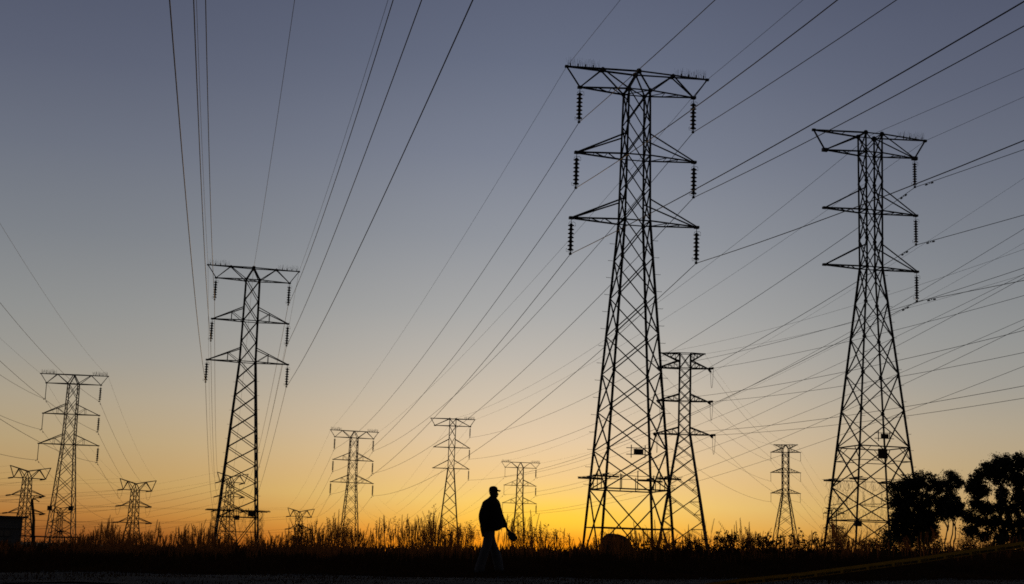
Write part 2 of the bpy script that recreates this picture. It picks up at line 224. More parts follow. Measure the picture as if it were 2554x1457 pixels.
def pylon(key, label, group, leg=.17, br=.085, arm=.11, pan=2.5, belts=(4.5, 2.1), strL='big', strR='big', spikes='LR', detail=2, hascircuitL=True, tension=None):
    typ, x, y, yaw, zl = DATA['towers'][key]
    wp, wu, wm, wl, dpu, dum, ins, cu, cl, sl, dc, ofs = DATA['types'][typ]
    zm = zl + SP[typ]; zu = zm + dum; zp = zu + dpu; z0 = gz(x, y)
    c, s = math.cos(yaw), math.sin(yaw)
    W = lambda a, b, z: Vector((x + a * c - b * s, y + a * s + b * c, z))
    X3, Y3 = Vector((c, s, 0)), Vector((-s, c, 0))
    flat = typ in 'B'; tt = typ
    h = lambda z: cl + (z - zl) / (zu - zl) * (cu - cl) if z > zl else cl + (zl - z) * sl
    root = empty('lattice_pylon', (x, y, z0), label, 'pylon', group); ROOT[key] = root
    sg = [(-1, -1), (1, -1), (1, 1), (-1, 1)]
    C = lambda i, z: W(sg[i % 4][0] * h(z), sg[i % 4][1] * h(z), z)
    ztop = zp if typ in 'BE' else zu
    legs = []
    zs_leg = [z0 - .3, zl, zu] + ([zp] if typ in 'BE' else [])
    for i in range(4):
        mb = MB()
        for a, b in zip(zs_leg[:-1], zs_leg[1:]): mb.angle(C(i, a), C(i, b), leg if b <= zl + .1 else leg * .8)
        mb.box(C(i, z0 - .05), .55, .55, .5)                        # concrete stub
        mb.build('leg', 'steel', root)
    mb = MB()
    def X(za, zb, a=br, faces=(0, 1, 2, 3)):
        for i in faces:
            mb.angle(C(i, za), C(i + 1, zb), a); mb.angle(C(i + 1, za), C(i, zb), a)
    def belt(z, a=br):
        for i in range(4): mb.angle(C(i, z), C(i + 1, z), a)
    # upper body
    lv = [zu, (zu + zm) / 2, zm, (zm + zl) / 2, zl]
    if typ in 'CE': lv = [zu - (zu - zl) * k / 6 for k in range(7)]
    if typ in 'BE': lv = [zp] + lv
    for a, b in zip(lv[:-1], lv[1:]): X(b, a)
    for z in (zu, zm, zl): belt(z)
    if typ in 'BE': belt(zp)
    # lower body
    zb = z0 + belts[0]; nP = max(2, round((zl - zb) / pan)); zz = [zl - (zl - zb) * k / nP for k in range(nP + 1)]
    if typ in 'CE':                                                 # panels that grow downwards
        q = 1.25; tot = sum(q ** k for k in range(nP)); zz = [zl]; 
        for k in range(nP): zz.append(zz[-1] - (zl - zb) * q ** k / tot)
    for a, b in zip(zz[:-1], zz[1:]):
        X(b, a)
        if (a - b) > 3.2 and detail > 0:                            # secondary members
            m_ = (a + b) / 2
            for i in range(4):
                f1 = C(i, b).lerp(C(i + 1, a), .25); f2 = C(i + 1, b).lerp(C(i, a), .25); f3 = C(i, b).lerp(C(i + 1, a), .75); f4 = C(i + 1, b).lerp(C(i, a), .75)
                for p_, j, z in ((f1, i, b * .75 + a * .25), (f2, i + 1, b * .75 + a * .25), (f4, i, b * .25 + a * .75), (f3, i + 1, b * .25 + a * .75)):
                    mb.angle(p_, C(j, z), br * .6); mb.angle(p_, C(j, m_), br * .6)
    belt(zb, br * 1.1)
    if typ in 'BE':
        zc = z0 + belts[0] * .66; zd = z0 + belts[1]
        X(zc, zb, br * 1.1); X(zd, zc, br * 1.1); belt(zd, br); X(z0 - .2, zd, br)
        for i in range(4):
            for t in (.35, .7):
                z = zb + (zc - zb) * t
                e1 = C(i, zc).lerp(C(i + 1, zb), 1 - t); e2 = C(i + 1, zc).lerp(C(i, zb), 1 - t)
                if t < .5: mb.angle(e2, C(i, z), br * .7); mb.angle(e1, C(i + 1, z), br * .7)
                mm = (C(i, zb) + C(i + 1, zb)) / 2
                if t < .5:
                    mb.angle(C(i, z), C(i, zb).lerp(mm, .45), br * .6); mb.angle(C(i + 1, z), C(i + 1, zb).lerp(mm, .45), br * .6)
            e = C(i, zd).lerp(C(i + 1, zc), .5); mb.angle(e, C(i, zd + (zc - zd) * .45), br * .6)
    else:
        X(z0 - .2, zb, br * 1.05); belt(z0 + belts[1], br * .9)
        if detail > 1:
            for i in range(4):
                a_, b_ = C(i, zb), C(i + 1, zb)
                for t in (.25, .5, .75):
                    q_ = a_.lerp(b_, t); mb.angle(q_, q_ + Vector((0, 0, 1.15 if t == .5 else .9)), br * .7)
    if detail > 1:                                                   # gusset plates at the panel points
        for z in lv + zz:
            for i in range(4):
                n_ = (C(i + 1, z) - C(i, z)).cross(Vector((0, 0, 1)))
                mb.plate(C(i, z), leg * (1.05 if typ == 'B' else .8), n_, .04)
    mb.build('bracing', 'steel', root)
    # cross arms, middle and lower
    tip = {}
    arm_h = {'A': 1.45, 'B': 1.75, 'C': 1.15, 'D': 1.35, 'E': 1.15}[typ]
    def arm_mb(side, wd, z, up, zt=None):
        mb = MB(); T = W(side * wd + ofs, 0, z); hb = h(z); ht = h(z + up)
        B_ = [W(side * hb, k * hb, z) for k in (-1, 1)]; U_ = [W(side * ht, k * ht, z + up) for k in (-1, 1)]
        tips = [W(side * (wd + ofs * side), k * .1, z) for k in (-1, 1)]
        for k in (0, 1): mb.angle(tips[k], B_[k], arm); mb.angle(tips[k], U_[k], arm * .95)
        mb.box(T, .3, .3, .16, yaw)
        ks = (.36, .62) if typ in 'ABD' else (.25, .5, .75)
        posts = key != 'T1' and detail > 0
        for q in ks:
            a0, a1 = T.lerp(B_[0], q), T.lerp(B_[1], q); b0, b1 = T.lerp(U_[0], q), T.lerp(U_[1], q)
            if typ in 'CE' or (typ in 'AD' and q == ks[-1] and posts):
                mb.angle(a0, b0, br * .7); mb.angle(a1, b1, br * .7)
                if typ in 'AD':
                    mb.angle(b0, B_[0], br * .7); mb.angle(b1, B_[1], br * .7)
            if detail > 0: mb.angle(a0, a1, br * .6); mb.angle(a0, T.lerp(B_[1], min(1, q + .26)), br * .7)
        if typ in 'CE':
            for k in (0, 1):
                qq = [0, .25, .5, .75, 1]
                for a_, b_ in zip(qq[:-1], qq[1:]): mb.angle(T.lerp(U_[k], a_), T.lerp(B_[k], b_), br * .65)
        mb.build('cross_arm', 'steel', root); return T
    for side in (-1, 1):
        n_ = 'R' if side > 0 else 'L'
        tip['m' + n_] = arm_mb(side, wm, zm, arm_h); tip['l' + n_] = arm_mb(side, wl, zl, arm_h)
        if typ in 'CE': tip['u' + n_] = arm_mb(side, wu, zu, arm_h if typ == 'C' else 1.3)
        tip['p' + n_] = W(side * wp + ofs, 0, zp)
    # top beam
    mb = MB(); HU = h(zu)
    if typ in 'AD':
        zc_ = zp - dc; ap = [W(0, k * .45, zc_) for k in (-1, 1)]
        for i in range(4): mb.angle(C(i, zu), ap[0 if sg[i][1] < 0 else 1], leg * .8)
        mb.angle(ap[0], ap[1], arm)
        for side in (-1, 1):
            P = W(side * wp + ofs, 0, zp); U = W(side * wu + ofs, 0, zu); q = .5
            for k in (0, 1):
                s_ = (-1, 1)[k]; Bc = W(side * HU, s_ * HU, zu); Mn = P.lerp(ap[k], .5)
                mb.angle(P, ap[k], arm * 1.05); mb.angle(U, Bc, arm); mb.angle(Mn, U, arm * .8); mb.angle(Mn, Bc, arm * .85)
                if typ == 'D': m2 = P.lerp(ap[k], .25); 
                if detail > 1: mb.plate(Mn, .13, Y3, .05); mb.plate(Bc, .16, Y3, .05)
            mb.angle(P, U, arm * .85); mb.angle(P.lerp(ap[0], .5), P.lerp(ap[1], .5), br * .8)
            B0, B1 = W(side * HU, -HU, zu), W(side * HU, HU, zu)
            for t in (.35, .65): mb.angle(U.lerp(B0, t), U.lerp(B1, t), br * .6); mb.angle(U.lerp(B0, t), U.lerp(B1, t + .3), br * .7)
            mb.box(U, .3, .3, .16, yaw); mb.box(P, .22, .22, .14, yaw); tip['u' + ('R' if side > 0 else 'L')] = U
        if detail > 1:
            for a_ in ap: mb.plate(a_, .2, Y3, .05)
        for i in (0, 1): mb.angle(C(0 + i, zu), C(2 + i, zu), br * .8)
    elif typ == 'B':
        for side in (-1, 1):
            P = W(side * wp + ofs, 0, zp); U = W(side * wu + ofs, 0, zu); Ht = h(zp)
            for k in (-1, 1):
                Tc = W(side * Ht, k * Ht, zp); Bc = W(side * HU, k * HU, zu)
                mb.angle(P, Tc, arm * 1.05); mb.angle(U, Bc, arm); mb.angle(U, Tc, arm * .9); mb.plate(Tc, .2, Y3, .05)
            mb.angle(P, U, arm * .95)
            for t in (.4, .62):
                mb.angle(U.lerp(W(side * HU, -HU, zu), t), U.lerp(W(side * HU, HU, zu), t), br * .7)
                mb.angle(P.lerp(W(side * Ht, -Ht, zp), t), P.lerp(W(side * Ht, Ht, zp), t), br * .7)
            mb.angle(U.lerp(W(side * HU, -HU, zu), .4), U.lerp(W(side * HU, HU, zu), .8), br * .7)
            mb.box(U, .42, .3, .26, yaw); mb.box(P, .25, .2, .18, yaw); tip['u' + ('R' if side > 0 else 'L')] = U
    else:
        Ht = h(zu); zj = zu + (zp - zu) * .45
        J = [W(sg[i][0] * Ht, sg[i][1] * Ht, zj) for i in range(4)]
        if typ == 'C':
            for i in range(4): mb.angle(C(i, zu), J[i], leg * .8); mb.angle(J[i], W(0, sg[i][1] * .3, zp), arm)
        for side in (-1, 1):
            P = W(side * wp + ofs, 0, zp)
            for k in (-1, 1):
                j = W(side * Ht, k * Ht, zj); t_ = W(0 if typ == 'C' else side * Ht, k * (.3 if typ == 'C' else Ht), zp)
                mb.angle(P, j, arm); mb.angle(P, t_, arm)
                for q in (.25, .5, .75): mb.angle(P.lerp(j, q), P.lerp(t_, q), br * .7)
                for q in (.25, .5, .75): mb.angle(P.lerp(j, q), P.lerp(t_, q + .25), br * .7)
            mb.box(P, .3, .25, .2, yaw)
    mb.build('top_beam', 'steel', root)
    # insulators
    for n_ in ('uL', 'uR', 'mL', 'mR', 'lL', 'lR'):
        if typ in 'AC' or (typ == 'B' and n_[1] == 'R'):
            T = tip[n_] - Vector((0, 0, .08)); mb = MB(); st = strL if n_[1] == 'L' else strR
            lean = Vector((-.012 if typ != 'B' else .0, 0, -1))
            string_mb(mb, T, Vector((0, 0, -1)), ins - .06, st, .215 if st == 'big' else .18, 14 if detail > 1 else 8)
            if detail > 1: horns(mb, T, ins, X3)
            o = mb.build('insulator_string', 'porcelain' if typ == 'B' else 'steel', root, smooth=False)
    # bird spikes and perch pegs
    for side in (-1, 1):
        nm = 'R' if side > 0 else 'L'
        if nm not in spikes or detail < 1: continue
        P = W(side * wp + ofs, 0, zp); mb = MB(); pb = MB()
        Q = W(0, 0, zp - (dc if typ in 'AD' else 0))
        rr = random.Random(5 + side); d_ = (Q - P).normalized()
        for k in range(14):
            b = P + d_ * (.1 + k * .16 + rr.uniform(-.03, .03)) + Vector((0, 0, .08))
            for j in range(4):
                a_ = rr.uniform(0, 6.28); q = Vector((math.cos(a_), math.sin(a_), 0)) * rr.uniform(.04, .16); hh = rr.uniform(.3, .62)
                mb.tube([b, b + q * .55 + Vector((0, 0, hh * .45)), b + q * (.75 + rr.random() * .4) + Vector((0, 0, hh))], .0045 if detail > 1 else .009, 3)
        for k in range(4): pb = MB(); pb.tube([P + d_ * (.25 + k * .52), P + d_ * (.25 + k * .52) + Vector((0, 0, .26))], .045, 5); pb.build('perch_peg', 'steel', root)
        mb.build('bird_spikes', 'whisker', root)
    if typ in 'B' and detail < 2: pass
    ATT[key] = dict(tip=tip, W=W, h=h, C=C, X3=X3, Y3=Y3, z0=z0, zl=zl, yaw=yaw, root=root)
    return root
def step_bolts(key, legs_, z_from, z_to, step, ln):
    A_ = ATT[key]; mb = MB()
    for i, sx_ in legs_:
        z = z_from
        while z < z_to:
            p = A_['C'](i, z); d = A_['X3'] * sx_
            mb = MB(); mb.tube([p, p + d * ln, p + d * ln + Vector((0, 0, .04))], .014, 4); mb.build('step_bolt', 'steel', A_['root']); z += step
def sign(key, a, b, z, w_, h_, rails=True):
    A_ = ATT[key]; mb = MB(); c = A_['W'](a, b, z)
    mb.box(c, w_, .03, h_, A_['yaw']); mb.build('warning_sign', 'plate', A_['root'])
    if rails:
        mb = MB()
        for dz in (-.18, .22): mb.angle(A_['W'](a - 1.25 * w_, b + .05, z + dz), A_['W'](a + 1.25 * w_, b + .05, z + dz + .02), .05)
        for dx in (-.72, .72): mb.angle(A_['W'](a + dx * w_, b + .1, z - .38), A_['W'](a + dx * w_, b + .1, z + .42), .06)
        mb.build('sign_bracket', 'steel', A_['root'])
def guard(key, z, L_, coils=0, wires=True, arms=(0, 1, 2, 3), r=.5, zc0=None, rad=.3):
    """outward brackets at the corners carrying strands of barbed wire, with coils of razor wire hung round the legs"""
    A_ = ATT[key]; mb = MB(); ends = []
    for i in range(4):
        sx_, sy_ = [(-1, -1), (1, -1), (1, 1), (-1, 1)][i]; p = A_['C'](i, z)
        if i in arms:
            mb = MB(); mb.angle(p - A_['X3'] * L_ * .55, p + A_['X3'] * L_ * .55 + Vector((0, 0, -.02)), .12)
            mb.angle(p - A_['Y3'] * L_ * .5 + Vector((0, 0, .12)), p + A_['Y3'] * L_ * .5 + Vector((0, 0, .12)), .12); mb.build('guard_bracket', 'steel', A_['root'])
        ends.append([p + A_['X3'] * sx_ * L_ * q + A_['Y3'] * sy_ * L_ * q * .9 + Vector((0, 0, .1)) for q in (.15, .3, .48)])
    mb = MB()
    for i in range(4):
        for a_, b_ in zip(ends[i], ends[(i + 1) % 4]):
            mb.tube([a_, a_.lerp(b_, .5) - Vector((0, 0, .06)), b_], .009, 3)
    if coils:
        rr = random.Random(3)
        for k in range(coils):
            zc = z - .45 - k * min(5.2, z - A_['z0'] - .5) / coils
            for i in range(4):
                a_, b_ = A_['C'](i, zc), A_['C'](i + 1, zc); d = b_ - a_; Ln = d.length; d.normalize(); n_ = d.cross(Vector((0, 0, 1))); out = n_ * rad * .9
                if out.dot(a_ - A_['W'](0, 0, zc)) < 0: out = -out
                turns = int(Ln / .34); pts = []
                for t in range(turns * 12 + 1):
                    ph = t / 12 * 2 * math.pi; sdv = t / (turns * 12)
                    rj = rad * (1 + .28 * math.sin(t * .37 + k * 2 + i)); pts.append(a_ + d * (Ln * sdv + .22 * math.sin(ph * .5 + k)) + out + n_ * math.cos(ph) * rj * .6 + Vector((0, 0, math.sin(ph) * rj + .12 * math.sin(t * .11 + k))))
                mb.tube(pts, .0085, 3)
    mb.build('barbed_wire', 'steel', A_['root'])
G1 = 'steel lattice power pylons across the field'
pylon('T1', 'tallest black lattice pylon, a dark mound standing between its feet', G1)
step_bolts('T1', [(3, -1), (1, 1)], 4.6, DATA['towers']['T1'][4] - .8, 1.12, .42)
sign('T1', .02, -2.05, 6.58, .62, .34); guard('T1', 5.0, 1.5)
pylon('T6', 'tall pylon beside the gum trees with razor wire coiled round its base', G1, leg=.16, br=.085, arm=.115, pan=2.8, belts=(8.7, 3.3), strR='thin', spikes='R')
step_bolts('T6', [(0, 1), (1, 1)], 6, DATA['towers']['T6'][4], 1.2, .3)
sign('T6', -.02, -2.0, 9.35, .62, .34); guard('T6', 6.15, 1.3, coils=5, rad=.36)
mb = MB(); mb.box(ATT['T6']['W'](-.3, -2.2, 8.05), .72, .06, .72, ATT['T6']['yaw']); mb.build('notice_board', 'plate', ROOT['T6'])
mb = MB(); mb.box(ATT['T6']['C'](0, 2.95) + Vector((.05, -.1, 0)), .5, .25, .4, .2); mb.build('junction_box', 'plate', ROOT['T6'])
pylon('T2', 'slim pylon left of centre, seen edge on, a V topped pylon behind its legs', G1, leg=.19, br=.09, arm=.11, pan=1.9, belts=(6.1, 4.6), detail=2)
step_bolts('T2', [(3, -1), (1, 1)], 4.6, DATA['towers']['T2'][4] - .8, 1.5, .3)
guard('T2', 3.05, 2.4, coils=6, rad=.42)
sign('T2', 1.3, -2.6, 2.7, .7, .45, False); mb = MB(); mb.lathe(ATT['T2']['W'](-.15, -2.5, 2.3), ATT['T2']['Y3'], [(0, .34), (.05, .34)], 4); mb.build('number_plate', 'plate', ROOT['T2'])
pylon('T3', 'pylon near the left edge with two square boards on its lower legs', G1, leg=.17, br=.085, arm=.12, pan=2.3, belts=(3., 1.), strL='rod', detail=1)
for sd_ in (-1, 1):
    mb = MB(); p_ = ATT['T3']['W'](sd_ * ATT['T3']['h'](1.85 + .0) * .93, -ATT['T3']['h'](1.9) - .1, at(138 if sd_ < 0 else 178, 1268, 210).z)
    mb.box(p_, .68, .06, .64, .1); mb.build('square_board', 'plate', ROOT['T3'])
pylon('T4', 'small pylon between the slim pylon and the walking man, bush at its foot', G1, leg=.17, br=.09, arm=.13, pan=2.3, detail=1)
pylon('T5', 'distant pylon just right of the walking man, closest to the glow', G1, leg=.2, br=.09, arm=.13, pan=2.1, strL='rod', detail=1)
pylon('T7', 'flat topped small pylon just left of the man, insulators on its right only', G1, leg=.22, br=.1, arm=.15, pan=2.5, belts=(6, 1.4), strR='thin', spikes='R', detail=1)
sign('T7', 0, -2.6, at(1114, 1323, 300).z, .6, .25, False)
pylon('T8', 'heavy pylon behind the right leg of the tallest pylon, wires looping under its arms', G1, leg=.34, br=.12, arm=.2, pan=3.2, belts=(7., 1.5), spikes='', detail=1)
pylon('T9', 'far pylon standing alone between the heavy pylon and the gum trees', G1, leg=.27, br=.11, arm=.17, pan=3.4, belts=(3, 1), strL='rod', strR='rod', spikes='', detail=0)
pylon('T14', 'tiny far pylon seen through the left leg of the razor wire pylon by the trees', G1, leg=.36, br=.12, arm=.24, pan=3.6, belts=(3, 1), strL='rod', strR='rod', spikes='', detail=0)
dk = dict(leg=.3, br=.12, arm=.21, pan=1.9, belts=(1., .3), spikes='', detail=0)
pylon('T10', 'V topped pylon at the far left behind the grey building', G1, **dk)
pylon('T11', 'V topped distant pylon midway between the board pylon and the slim pylon', G1, **dk)
pylon('T12', 'V topped distant pylon seen through the legs of the slim pylon', G1, **dk)
pylon('T13', 'smallest V topped pylon, half sunk in reeds right of the slim pylon', G1, **dk)
DATA['towers']['T15'] = ['D', at(148, 1302, 620).x, 620, .8, at(148, 1330, 620).z]
pylon('T15', 'tiny pylon seen low between the legs of the board pylon at left', G1, **dk)
sign('T15', 0, -1.5, at(147, 1326, 618).z, 2.2, .9, False)
# ---------------------------------------------------------------- wires
TEN = {'T8', 'T9x', 'T10', 'T11', 'T12', 'T13'}
def curve(w_, n=36, t0=0., t1=1.):
    a, b, k = Vector(w_[:3]), Vector(w_[3:6]), w_[6] * 1e-4; Lh = math.hypot(b.x - a.x, b.y - a.y); out = []
    for i in range(n + 1):
        t = t0 + (t1 - t0) * i / n; p = a.lerp(b, t); p.z -= k * t * (1 - t) * Lh * Lh; out.append(p)
    return out, Lh
POS = {'u': 'upper', 'm': 'middle', 'l': 'lower', 'p': 'topmost'}; SD = {'L': 'left', 'R': 'right', 'c': 'centre'}
LN = {'L1': (['T1', 'T4', 'T13'], 'the tallest pylon'), 'W13': (['T13'], 'the smallest V topped pylon'), 'L2': (['T6', 'T7'], 'the razor wire pylon'),
      'L3': (['T2', 'T12'], 'the slim pylon'), 'W12': (['T12'], 'the V pylon behind the slim pylon'), 'L4': (['T3', 'T11'], 'the pylon with two square boards'),
      'W11': (['T11'], 'the V pylon at left'), 'W10': (['T10'], 'the V pylon by the building'),
      'E8': (['T8'], 'the heavy pylon, going right'), 'L5': (['T8', 'T9', 'T14'], 'the heavy pylon, going far away'), 'L6': (['T5'], 'the pylon right of the man')}
def end_string(key, p, d):
    mb = MB(); string_mb(mb, p, d, 2.2, 'thin', .2, 8); mb.build('insulator_string', 'porcelain', ROOT[key])
def jumper(key, p, d1, d2, drop):
    mb = MB(); a, b = p + d1 * 2.2, p + d2 * 2.2; pts = []
    for i in range(15):
        t = i / 14; q = a.lerp(b, t); q.z -= drop * (1 - abs(2 * t - 1) ** 2.6); pts.append(q)
    mb.tube(pts, .03, 4); mb.build('jumper_loop', 'wire', ROOT[key])
DIRS = {}
for nm, d in DATA['wires'].items():
    for n_, spans in d.items():
        earth = n_[0] == 'p'; r = .0125 if earth else .022
        if nm in ('W10', 'W11', 'W12', 'W13', 'E8', 'L5') or n_ == 'pc': r *= 1.15
        mb = MB(); chain = []; damp = []
        for k, sp in enumerate(spans):
            A0, B0 = Vector(sp[:3]), Vector(sp[3:6]); nmA = None
            keyA = LN[nm][0][0] if (nm in ('L1', 'L2', 'L3', 'L4', 'L6', 'E8', 'W10', 'W11', 'W12', 'W13') and k == 0) else None
            t0, t1 = 0., 1.
            pts, Lh = curve(sp, 40)
            ten0 = (nm in ('W10', 'W11', 'W12', 'W13', 'E8') and k == 0) or (nm == 'L5' and k == 0)
            ten1 = (nm, k) in (('L1', 2), ('L3', 1), ('L4', 1))
            if not earth:
                if ten0:
                    t0 = 2.2 / Lh; key = 'T8' if nm in ('E8', 'L5') else LN[nm][0][0]
                    p0 = pts[0]; q0 = curve(sp, 1, t0, t0)[0][0]; dv = (q0 - p0).normalized(); end_string(key, p0, dv); DIRS.setdefault((key, n_), []).append((p0, dv))
                if ten1:
                    t1 = 1 - 2.2 / Lh; key = {'L1': 'T13', 'L3': 'T12', 'L4': 'T11'}[nm]
                    p0 = pts[-1]; q0 = curve(sp, 1, t1, t1)[0][0]; dv = (q0 - p0).normalized(); end_string(key, p0, dv); DIRS.setdefault((key, n_), []).append((p0, dv))
            pts, Lh = curve(sp, 44, t0, t1)
            near = min(math.hypot(p.x, p.y) for p in pts)
            mb.tube(pts, r, 6 if nm in ('L1', 'L2', 'L3') else 4)
            if nm in ('L2', 'L1', 'L6', 'L4') and not earth:
                s0 = 1.9 if nm == 'L2' else 1.6
                for kk in ([0] if (k < 2 if nm != 'L1' else k == 2) else []):
                    if nm == 'L1' and k == 0: continue
                    tt_ = s0 / Lh; damp.append((curve(sp, 1, tt_, tt_ + .004)[0]))
                if nm == 'L1' and k == 1: damp.append(curve(sp, 1, 1 - s0 / Lh, 1 - s0 / Lh + .004)[0])
        who = LN[nm][1]
        kind = 'earth wire' if earth else 'conductor'
        lab = {'uL': 'upper left arm', 'uR': 'upper right arm', 'mL': 'middle left arm', 'mR': 'middle right arm', 'lL': 'lower left arm', 'lR': 'lower right arm', 'pL': 'left beam end', 'pR': 'right beam end', 'pc': 'beam middle'}[n_]
        lead = 'thin wire on ' if earth else 'conductor hung from '
        if nm in ('W10', 'W11', 'W12', 'W13', 'E8', 'L5') and not earth: lead = 'conductor strained from '
        lead = lead.replace('conductor strained', 'conductor') if n_ != 'x' else lead
        o = mb.build('earth_wire' if earth else 'power_cable', 'wire', org=spans[0][:3])
        tag(o, lead + 'the ' + lab + ' of ' + who, 'wire', 'overhead wires strung between the pylons')
        for a_, b_ in damp[:2] if nm != 'L2' else damp:
            mb = MB(); d_ = (b_ - a_).normalized(); z = Vector((0, 0, -.1)); big = 1.25 if nm == 'L2' else 1
            mb.tube([a_, a_ + z], .03, 5); mb.tube([a_ + z - d_ * .3 * big, a_ + z + d_ * .3 * big], .012, 4)
            for s_ in (-1, 1): mb.lathe(a_ + z + d_ * s_ * .3 * big - d_ * .11 * big, d_, [(0, .02), (.03, .05 * big), (.19 * big, .05 * big), (.22 * big, .02)], 7)
            mb.build('vibration_damper', 'steel', o)
for (key, n_), l in DIRS.items():
    if len(l) == 2: jumper(key, l[0][0], l[0][1], l[1][1], 2.9 if key == 'T8' else 2.4)
# ---------------------------------------------------------------- ground
def grid(name, xs, ys, zf, m):
    X, Y = np.meshgrid(xs, ys, indexing='ij'); Z = np.vectorize(zf)(X, Y)
    V = np.stack([X, Y, Z], -1).reshape(-1, 3); ny_ = len(ys)
    i, j = np.meshgrid(np.arange(len(xs) - 1), np.arange(ny_ - 1), indexing='ij'); a = (i * ny_ + j).ravel()
    return fastmesh(name, V, np.stack([a, a + ny_, a + ny_ + 1, a + 1], -1), m)
xs = np.concatenate([np.linspace(-3000, -160, 12), np.linspace(-150, -26, 32), np.linspace(-25, 25, 101), np.linspace(26, 110, 22), np.linspace(120, 3000, 12)])
ys = np.concatenate([np.linspace(-200, -1, 12), np.linspace(0, 60, 121), np.linspace(62, 300, 120), np.linspace(320, 5000, 16)])
def lump(x, y):
    f = max(0, 1 - abs(y - 22) / 30)
    return gz(x, y) + f * (.035 * math.sin(x * 1.3 + y * .7) * math.sin(y * 1.1) + .02 * math.sin(x * 4.1 + 2) * math.sin(y * 3.3 + x))
tag(grid('ground', xs, ys, lump, 'soil'), kind='structure')
def track_edge(x): return 30.5 + .03 * x + .9 * math.sin(x * .16) + .4 * math.sin(x * .7)
# a dusty track crossing in front of the grass
V = []; Fc = []; nx = 120
for i in range(nx + 1):
    x = -30 + 60 * i / nx
    for j in range(12):
        y = 24.5 + .05 * x + (track_edge(x) - 1.2 - 24.5 - .05 * x) * j / 11
        V.append((x, y, lump(x, y) + .02))
for i in range(nx):
    for j in range(11): a = i * 12 + j; Fc.append((a, a + 12, a + 13, a + 1))
tag(fastmesh('path', V, Fc, 'dust'), kind='structure')
# ---------------------------------------------------------------- grass and reeds
rg = np.random.default_rng(4)
def interp(x, tab): return np.interp(x, [a for a, b in tab], [b for a, b in tab])
def blades(n, y0, y1, hf, wf, dens=None, lean=.3):
    y = np.sqrt(rg.uniform(y0 ** 2, y1 ** 2, n)); ax = rg.uniform(-.39, .39, n); x = y * ax
    z = gzv(x, y)
    h = hf(x, y) ; a = rg.uniform(0, np.pi, n); w = wf(y)
    dx, dy = np.cos(a) * w / 2, np.sin(a) * w / 2; lx, ly = rg.normal(0, lean, n) * h, rg.normal(0, lean, n) * h
    V = np.empty((n, 5, 3)); 
    V[:, 0] = np.stack([x - dx, y - dy, z - .03], -1); V[:, 1] = np.stack([x + dx, y + dy, z - .03], -1)
    V[:, 2] = np.stack([x - dx * .8 + lx * .3, y - dy * .8 + ly * .3, z + h * .55], -1); V[:, 3] = np.stack([x + dx * .8 + lx * .3, y + dy * .8 + ly * .3, z + h * .55], -1)
    V[:, 4] = np.stack([x + lx, y + ly, z + h], -1)
    b = np.arange(n) * 5
    F3 = np.concatenate([np.stack([b, b + 1, b + 3], -1), np.stack([b, b + 3, b + 2], -1), np.stack([b + 2, b + 3, b + 4], -1)])
    return V.reshape(-1, 3), F3
# height of the dense sward (metres above the local ground) against direction, from the look of the bank
def sward(x, y):
    px = 1277 + x / y * 3598
    hn = .38 + .09 * np.sin(x * .9 + y * .3) * np.sin(y * .5) + .07 * np.sin(x * 2.7) + .05 * np.sin(x * 6.1 + y)
    return np.clip(hn * interp(x, [(-20, .8), (-12, .85), (-6, .85), (0, .9), (8, .95), (14, 1.), (22, 1.5)]) * np.clip((y - 30) / 9, .25, 1.) * rg.uniform(.5, 1.12, len(x)), .08, 3)
V1, F1 = blades(150000, 32, 66, sward, lambda y: .02 + .0004 * y)
V2, F2 = blades(26000, 66, 120, lambda x, y: rg.uniform(.3, .8, len(x)), lambda y: .0009 * y + .03)
Vg = np.concatenate([V1, V2]); Fg = np.concatenate([F1, F2 + len(V1)])
tag(fastmesh('grass', Vg, Fg, 'grass'), 'dense dark dry grass forming a low bank along the whole field edge', 'grass', kind='stuff')
V1, F1 = blades(9000, 24, 34, lambda x, y: rg.uniform(.02, .07, len(x)), lambda y: .02 + 0 * y)
tag(fastmesh('short_grass', V1, F1, 'grass'), 'sparse short dark grass on the dusty ground in front of the bank', 'grass', kind='stuff')
# tall reeds with seed heads
HT = [(-24, .55), (-16.4, .5), (-15.2, .55), (-14, .95), (-11, .98), (-9.5, .8), (-7.6, .9), (-6.5, 1.08), (-4.6, 1.25), (-2.6, 1.28), (-.6, 1.22), (.9, 1.25), (1.3, 1.5), (1.7, 1.1), (2.2, 1.), (3.6, .9), (5, 1.1), (7, 1.15), (9, 1.), (11.5, 1.05), (14, .95), (20, .9)]
DN = [(-24, .5), (-16, .4), (-14, 1.2), (-10, 1.2), (-8, .9), (-7.2, .35), (-6.4, 1.), (-2.5, 1.3), (-1.5, .8), (-.9, .45), (.6, .4), (1, .6), (2.2, .3), (4.5, .45), (6, .7), (9, .6), (12, .6), (13, .25), (16, .2)]
V = []; Fc = []
def tri(a, b, c): n = len(V); V.extend((a, b, c)); Fc.append((n, n + 1, n + 2))
def quad(a, b, c, d): n = len(V); V.extend((a, b, c, d)); Fc.append((n, n + 1, n + 2)); Fc.append((n, n + 2, n + 3))
def ribbon(pts, w0, w1, ang):
    dx, dy = math.cos(ang), math.sin(ang); N_ = len(pts)
    for i in range(N_ - 1):
        wa = w0 + (w1 - w0) * i / (N_ - 1); wb = w0 + (w1 - w0) * (i + 1) / (N_ - 1); p, q = pts[i], pts[i + 1]
        quad((p[0] - dx * wa, p[1] - dy * wa, p[2]), (p[0] + dx * wa, p[1] + dy * wa, p[2]), (q[0] + dx * wb, q[1] + dy * wb, q[2]), (q[0] - dx * wb, q[1] - dy * wb, q[2]))
